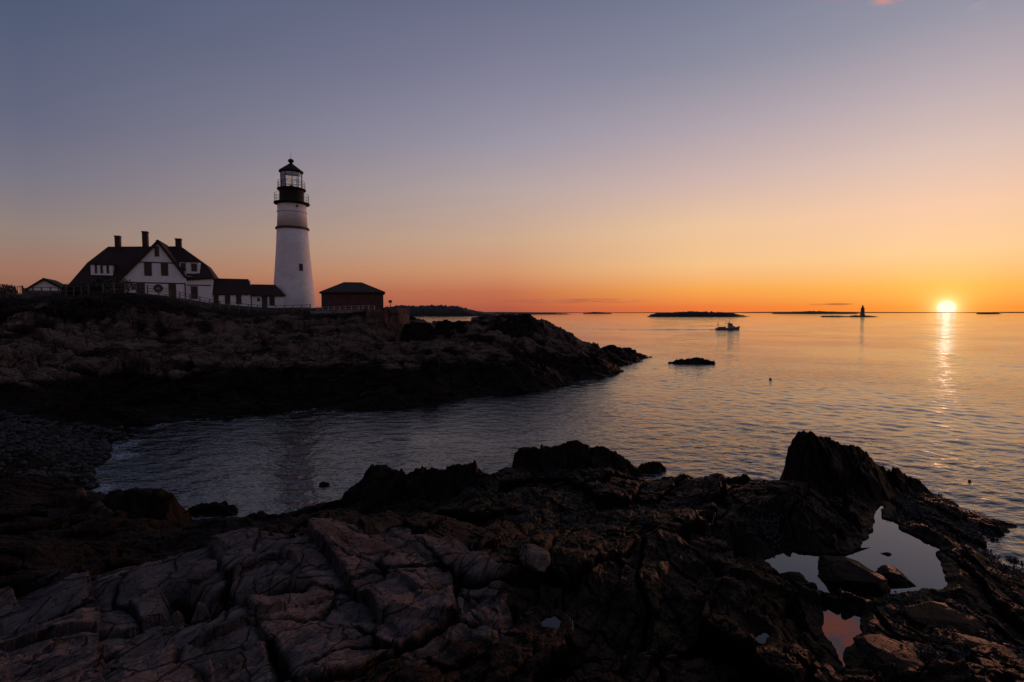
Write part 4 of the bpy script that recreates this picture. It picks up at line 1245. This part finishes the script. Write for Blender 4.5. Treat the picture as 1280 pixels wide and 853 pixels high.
# ------------------------------------------------------------------ shrubs and grass on the cliff top
def shrub(label, px, Y, wm, hm, seed):
    rng = np.random.default_rng(seed); p = at(px, 391, Y); z = head_z(p.x, p.y)
    root = thing('shrub', label, 'shrub', (p.x, p.y, z), 0, 'shrubs on the cliff top')
    n = 1500
    d = rng.normal(size=(n, 3)); d /= np.linalg.norm(d, axis=1, keepdims=True); rad = rng.random(n) ** .45
    lump = 1 + .55 * vnoise3(d * 1.8 + seed, seed)
    c = d * (rad * lump)[:, None] * np.array([wm / 2, wm / 2.6, hm * .55]); c[:, 2] += hm * .5; c[:, 2] = np.maximum(c[:, 2], .05)
    s = rng.uniform(.06, .15, n); A = rng.normal(size=(n, 3)); A /= np.linalg.norm(A, axis=1, keepdims=True); Bv = np.cross(A, rng.normal(size=(n, 3))); Bv /= np.linalg.norm(Bv, axis=1, keepdims=True)
    V = np.stack([c - A * s[:, None], c + Bv * (s * .5)[:, None], c + A * s[:, None], c - Bv * (s * .5)[:, None]], 1).reshape(-1, 3)
    o = np_mesh('foliage', V, np.arange(n * 4).reshape(-1, 4), M['leaf'], False); o.parent = root
    st = MB()
    for i in range(6):
        a = rng.uniform(0, 6.28); st.tube((0, 0, -.1), (math.cos(a) * wm * .3, math.sin(a) * wm * .25, hm * .6), .04, .015, 5)
    st.build('stem', M['wood'], root)
shrub('widest dark shrub under the gable roof edge of the white house', 150, 60, 4.2, 1.5, 1)
shrub('low dark shrub against the far left end of the house roof', 112, 60, 3.6, 1.2, 2)
shrub('dark shrub between the small shed and the house', 92, 59, 2.2, 1.1, 3)
shrub('bushy shrub beside the picket fence at the far left', 8, 58, 2.6, 1.35, 4)
shrub('tall dark shrub at the left wall of the porch', 128, 62, 2.4, 1.7, 5)


def grass():
    rng = np.random.default_rng(31); n = 26000
    PX = rng.uniform(-30, 470, n); by = np.interp(PX, [p[0] for p in BROW], [p[2] for p in BROW]); Y = by + rng.uniform(-5, 10, n) * rng.random(n)
    X = (PX - 640) / FPX * Y; Z = head_h(X, Y)[0]
    keep = fbm(X * .35, Y * .35, 801, 3) > -.12
    X, Y, Z = X[keep], Y[keep], Z[keep]; m = len(X)
    a = rng.uniform(0, 6.28, m); h = rng.uniform(.08, .28, m); wv = .035
    V = np.stack([np.stack([X - wv * np.cos(a), Y - wv * np.sin(a), Z - .05], -1), np.stack([X + wv * np.cos(a), Y + wv * np.sin(a), Z - .05], -1),
                  np.stack([X + rng.normal(0, .12, m), Y + rng.normal(0, .12, m), Z + h], -1)], 1).reshape(-1, 3)
    o = np_mesh('grass', V, np.arange(m * 3).reshape(-1, 3), M['grass'], False)
    tag(o, 'dry dark grass along the edge of the cliff top', 'grass', None, 'stuff')
grass()


# ------------------------------------------------------------------ islands and far land
def island(name, px0, px1, base_py, prof, depth_ratio, seed, mat, kind='structure', wob=.25, sub=3):
    """low land in the sea: base line and outline of the top taken from the photo, rounded across its depth"""
    Y = (CAM_Z / ((base_py - 391) / FPX)) if base_py > 391.05 else 30000
    xs = np.linspace(px0, px1, max(60, int((px1 - px0) * sub)))
    hp = np.interp(xs, [p[0] for p in prof], [p[1] for p in prof])
    span = (px1 - px0) / FPX * Y; dep = span * depth_ratio
    H = (base_py - hp) / FPX * Y
    edge = np.clip(np.minimum(xs - px0, px1 - xs) / ((px1 - px0) * .04 + 1e-6), 0, 1)
    H = H * (.15 + .85 * edge)
    T = np.linspace(0, 1, 24)
    Xw = (xs - 640) / FPX * Y
    V = np.zeros((24, len(xs), 3))
    for i, t_ in enumerate(T):
        c = math.sin(PI * t_) ** .6
        yy = Y + dep * t_ * (.6 + .4 * np.sqrt(edge)) + dep * .08 * fbm(xs * .08, xs * 0 + t_ * 3, seed + 9, 3)
        V[i, :, 0] = Xw * (1 + (dep * t_ / Y) * 1.0); V[i, :, 1] = yy
        V[i, :, 2] = H * c * (1 + dep * t_ / Y) * (1 + wob * fbm(xs * .35, xs * 0 + t_ * 6, seed, 4)) - (.4 if i in (0, 23) else 0)
    o = np_mesh(name, V.reshape(-1, 3), grid_faces(24, len(xs)), mat, True); tag(o, None, None, None, kind)
    return o, Y, dep


island('peninsula_land', 480, 622, 395.3, [(480, 384), (503, 382.5), (520, 383), (550, 382.3), (575, 384), (590, 388), (605, 390.5), (622, 393)], .5, 3, M['island'], wob=.18)
island('island_land', 598, 712, 393.2, [(598, 390.6), (640, 390.4), (665, 391), (690, 391.5), (712, 392.3)], .5, 7, M['island'])
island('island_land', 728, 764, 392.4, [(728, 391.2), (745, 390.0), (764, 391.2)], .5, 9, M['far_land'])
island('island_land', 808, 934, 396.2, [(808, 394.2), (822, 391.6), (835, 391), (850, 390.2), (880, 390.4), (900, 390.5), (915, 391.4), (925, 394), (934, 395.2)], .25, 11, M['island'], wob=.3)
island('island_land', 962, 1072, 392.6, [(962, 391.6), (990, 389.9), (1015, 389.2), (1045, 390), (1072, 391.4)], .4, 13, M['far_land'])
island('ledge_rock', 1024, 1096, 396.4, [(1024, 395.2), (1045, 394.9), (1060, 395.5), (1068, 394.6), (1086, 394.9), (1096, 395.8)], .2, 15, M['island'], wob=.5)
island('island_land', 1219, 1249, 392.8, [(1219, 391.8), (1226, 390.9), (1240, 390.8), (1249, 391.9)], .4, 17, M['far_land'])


def far_coast():
    """thin line of land along the whole horizon"""
    Y = 14000; xs = np.linspace(-400, 1700, 500)
    h = 10 + 26 * (fbm(xs * .006, xs * 0, 901, 4) + .35)
    X = (xs - 640) / FPX * Y
    V = np.stack([np.stack([X, np.full_like(X, Y), np.full_like(X, -2)], -1), np.stack([X * 1.01, np.full_like(X, Y * 1.01), np.maximum(h, 2)], -1), np.stack([X * 1.05, np.full_like(X, Y * 1.05), np.full_like(X, -2)], -1)], 0)
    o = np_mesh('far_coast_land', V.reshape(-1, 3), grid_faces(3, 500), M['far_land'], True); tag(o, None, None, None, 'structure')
far_coast()


def woods():
    rng = np.random.default_rng(55); Vs, Fs = [], []; n = 0
    D_, F_ = CS[6]
    Y0 = CAM_Z / ((395.3 - 391) / FPX)
    for i in range(420):
        px = rng.uniform(482, 600); Y = Y0 * rng.uniform(1.04, 1.22)
        hp = np.interp(px, [480, 503, 520, 550, 575, 590, 605], [385.5, 384, 384, 383.6, 385.5, 389, 391.5])
        p = at(px, hp, Y); s = rng.uniform(3, 6.5)
        v = D_ * (1 + .5 * vnoise3(D_ * 2 + i, i))[:, None] * np.array([s, s, s * rng.uniform(.7, 1.2)]) + np.array([p.x, p.y, max(p.z - s * .8, 2)])
        Vs.append(v); Fs.append(F_ + n); n += len(v)
    o = np_mesh('woods', np.concatenate(Vs), np.concatenate(Fs), M['woods'], True)
    tag(o, 'dark woods covering the low peninsula beyond the headland', 'woods', None, 'stuff')
woods()


def ledge_light():
    B = at(1078, 395.8, 1060); m = 1060 / FPX
    root = thing('ledge_lighthouse', 'distant grey granite lighthouse on a low ledge near the horizon', 'lighthouse', B)
    MB().lathe([(4.6, -2), (4.6, 2.0 * m), (3.9, 2.2 * m), (3.1, 10.0 * m)], 24).build('tower_wall', M['granite'], root, True)
    MB().lathe([(3.2, 9.8 * m), (3.9, 10.1 * m), (3.9, 10.5 * m), (2.0, 10.6 * m)], 24).build('gallery', M['black'], root)
    MB().lathe([(1.8, 10.5 * m), (1.8, 12.4 * m)], 12).build('lantern', M['black'], root)
    MB().lathe([(2.2, 12.3 * m), (1.0, 13.3 * m), (.2, 14.2 * m), (.1, 15.4 * m)], 12).build('lantern_roof', M['black'], root)
    a = at(1069, 395.8, 1060) - B
    MB().box(a.x - 5, a.x + 6, -2, 2, -1, 1.6).build('landing', M['granite'], root)
ledge_light()


# ------------------------------------------------------------------ boat, wake, buoys
def boat():
    Y = CAM_Z / ((412.6 - 391) / FPX)
    B = atz(910, 412.6, 0); root = thing('lobster_boat', 'dark lobster boat with a forward cabin heading right, trailing a long wake', 'boat', B, R(-6))
    Lh = 5.3
    vs, fs = [], []; st = [(-1, .96, .9, .95), (-.6, 1.0, 1.0, .9), (0, 1.0, 1.05, .95), (.4, .95, 1.0, 1.15), (.7, .68, .62, 1.4), (.9, .34, .25, 1.65), (1.0, .05, .03, 1.85)]
    hw = 1.75
    for f, wt_, wb, zt in st:
        x = f * Lh; xb = f * Lh * (.93 if f > .5 else 1)
        vs += [(xb, -hw * .75 * wb, -.4), (x, -hw * wt_, zt), (x, hw * wt_, zt), (xb, hw * .75 * wb, -.4)]
    for i in range(len(st) - 1):
        a, b_ = i * 4, i * 4 + 4
        fs += [(a, b_, b_ + 1, a + 1), (a + 1, b_ + 1, b_ + 2, a + 2), (a + 2, b_ + 2, b_ + 3, a + 3), (a + 3, b_ + 3, b_, a)]
    fs += [(0, 1, 2, 3), tuple(len(vs) - 4 + i for i in (3, 2, 1, 0))]
    MB().add(vs, fs).build('hull', M['hull'], root)
    cb = MB(); cb.prism([(.1, .95), (3.0, 1.1), (2.6, 1.75), (1.9, 1.85), (1.6, 2.9), (.1, 2.9)], -1.05, 1.05)
    cab = cb.build('cabin', M['cabin'], root)
    MB().box(-1.2, 1.9, -1.2, 1.2, 2.903, 3.02).build('cabin_roof', M['hull'], root)
    MB().box(1.62, 1.80, -.8, .8, 2.1, 2.7).build('windscreen', M['pane'], cab)
    for sgn in (-1, 1): MB().box(.5, 1.4, sgn * 1.06, sgn * 1.09, 2.1, 2.65).build('side_window', M['pane'], cab)
    mb = MB(); mb.tube((.5, 0, 3.0), (.5, 0, 5.0), .06, n=6); mb.tube((.5, 0, 3.2), (-1.9, 0, 4.7), .05, n=6); mb.tube((1.0, .4, 3.0), (1.1, .4, 4.2), .025, n=5)
    mb.build('mast', M['black'], root)
    MB().box(.2, .8, -.3, .3, 3.02, 3.4).build('radar', M['cabin'], root)
    mb = MB(); mb.tube((-4.6, 0, .9), (-4.7, 0, 3.6), .05, n=6); mb.add([(-4.75, -.02, 3.5), (-4.65, -.02, 2.2), (-4.05, -.02, 2.3), (-4.75, .02, 3.5), (-4.65, .02, 2.2), (-4.05, .02, 2.3)], [(0, 1, 2), (5, 4, 3), (0, 3, 4, 1), (1, 4, 5, 2), (2, 5, 3, 0)])
    mb.build('steadying_sail', M['wood'], root)
    mb = MB(); mb.box(-4.4, -2.2, -1.0, 1.0, .8, 1.35); mb.box(-2.0, -1.2, -.8, .3, .85, 1.5); mb.build('trap_stack', M['black'], root)
    # the wake: a long low ridge of water astern
    n = 220; t_ = np.linspace(0, 1, n)
    x = B.x - 4.5 - 84 * t_; yc = B.y + 1.0 + 9 * t_ ; wd = 1.2 + 3.0 * t_; hh = .28 * (1 - .5 * t_) * (1 + .5 * fbm(x * .3, x * 0, 903, 3))
    V = np.zeros((9, n, 3)); q = np.linspace(-1, 1, 9)
    for i, s in enumerate(q):
        V[i, :, 0] = x; V[i, :, 1] = yc + s * wd; V[i, :, 2] = hh * (math.cos(s * PI / 2) ** 2) - .02 + .05 * fbm(x * .9, x * 0 + s * 3, 905, 3) - (.06 if abs(s) == 1 else 0)
    o = np_mesh('boat_wake', V.reshape(-1, 3), grid_faces(9, n), WATER, True); tag(o, 'long low wave left astern by the lobster boat', 'wake', None, 'stuff')
boat()


def buoy(label, px, py, r):
    B = atz(px, py, 0); root = thing('lobster_buoy', label, 'buoy', B, random.random())
    MB().lathe([(r * .5, -r * .8), (r, -r * .2), (r, r * .5), (r * .6, r * 1.1), (r * .12, r * 1.25)], 16).build('float', M['buoy'], root, True)
    MB().tube((0, 0, r), (r * .3, 0, r * 2.2), r * .1, n=6).build('spindle', M['black'], root)
buoy('small dark buoy far out on the open water, right of the low black ledge', 963, 475, .16)
buoy('dark buoy floating close in, to the right of the sharp peak', 1212, 602, .065)
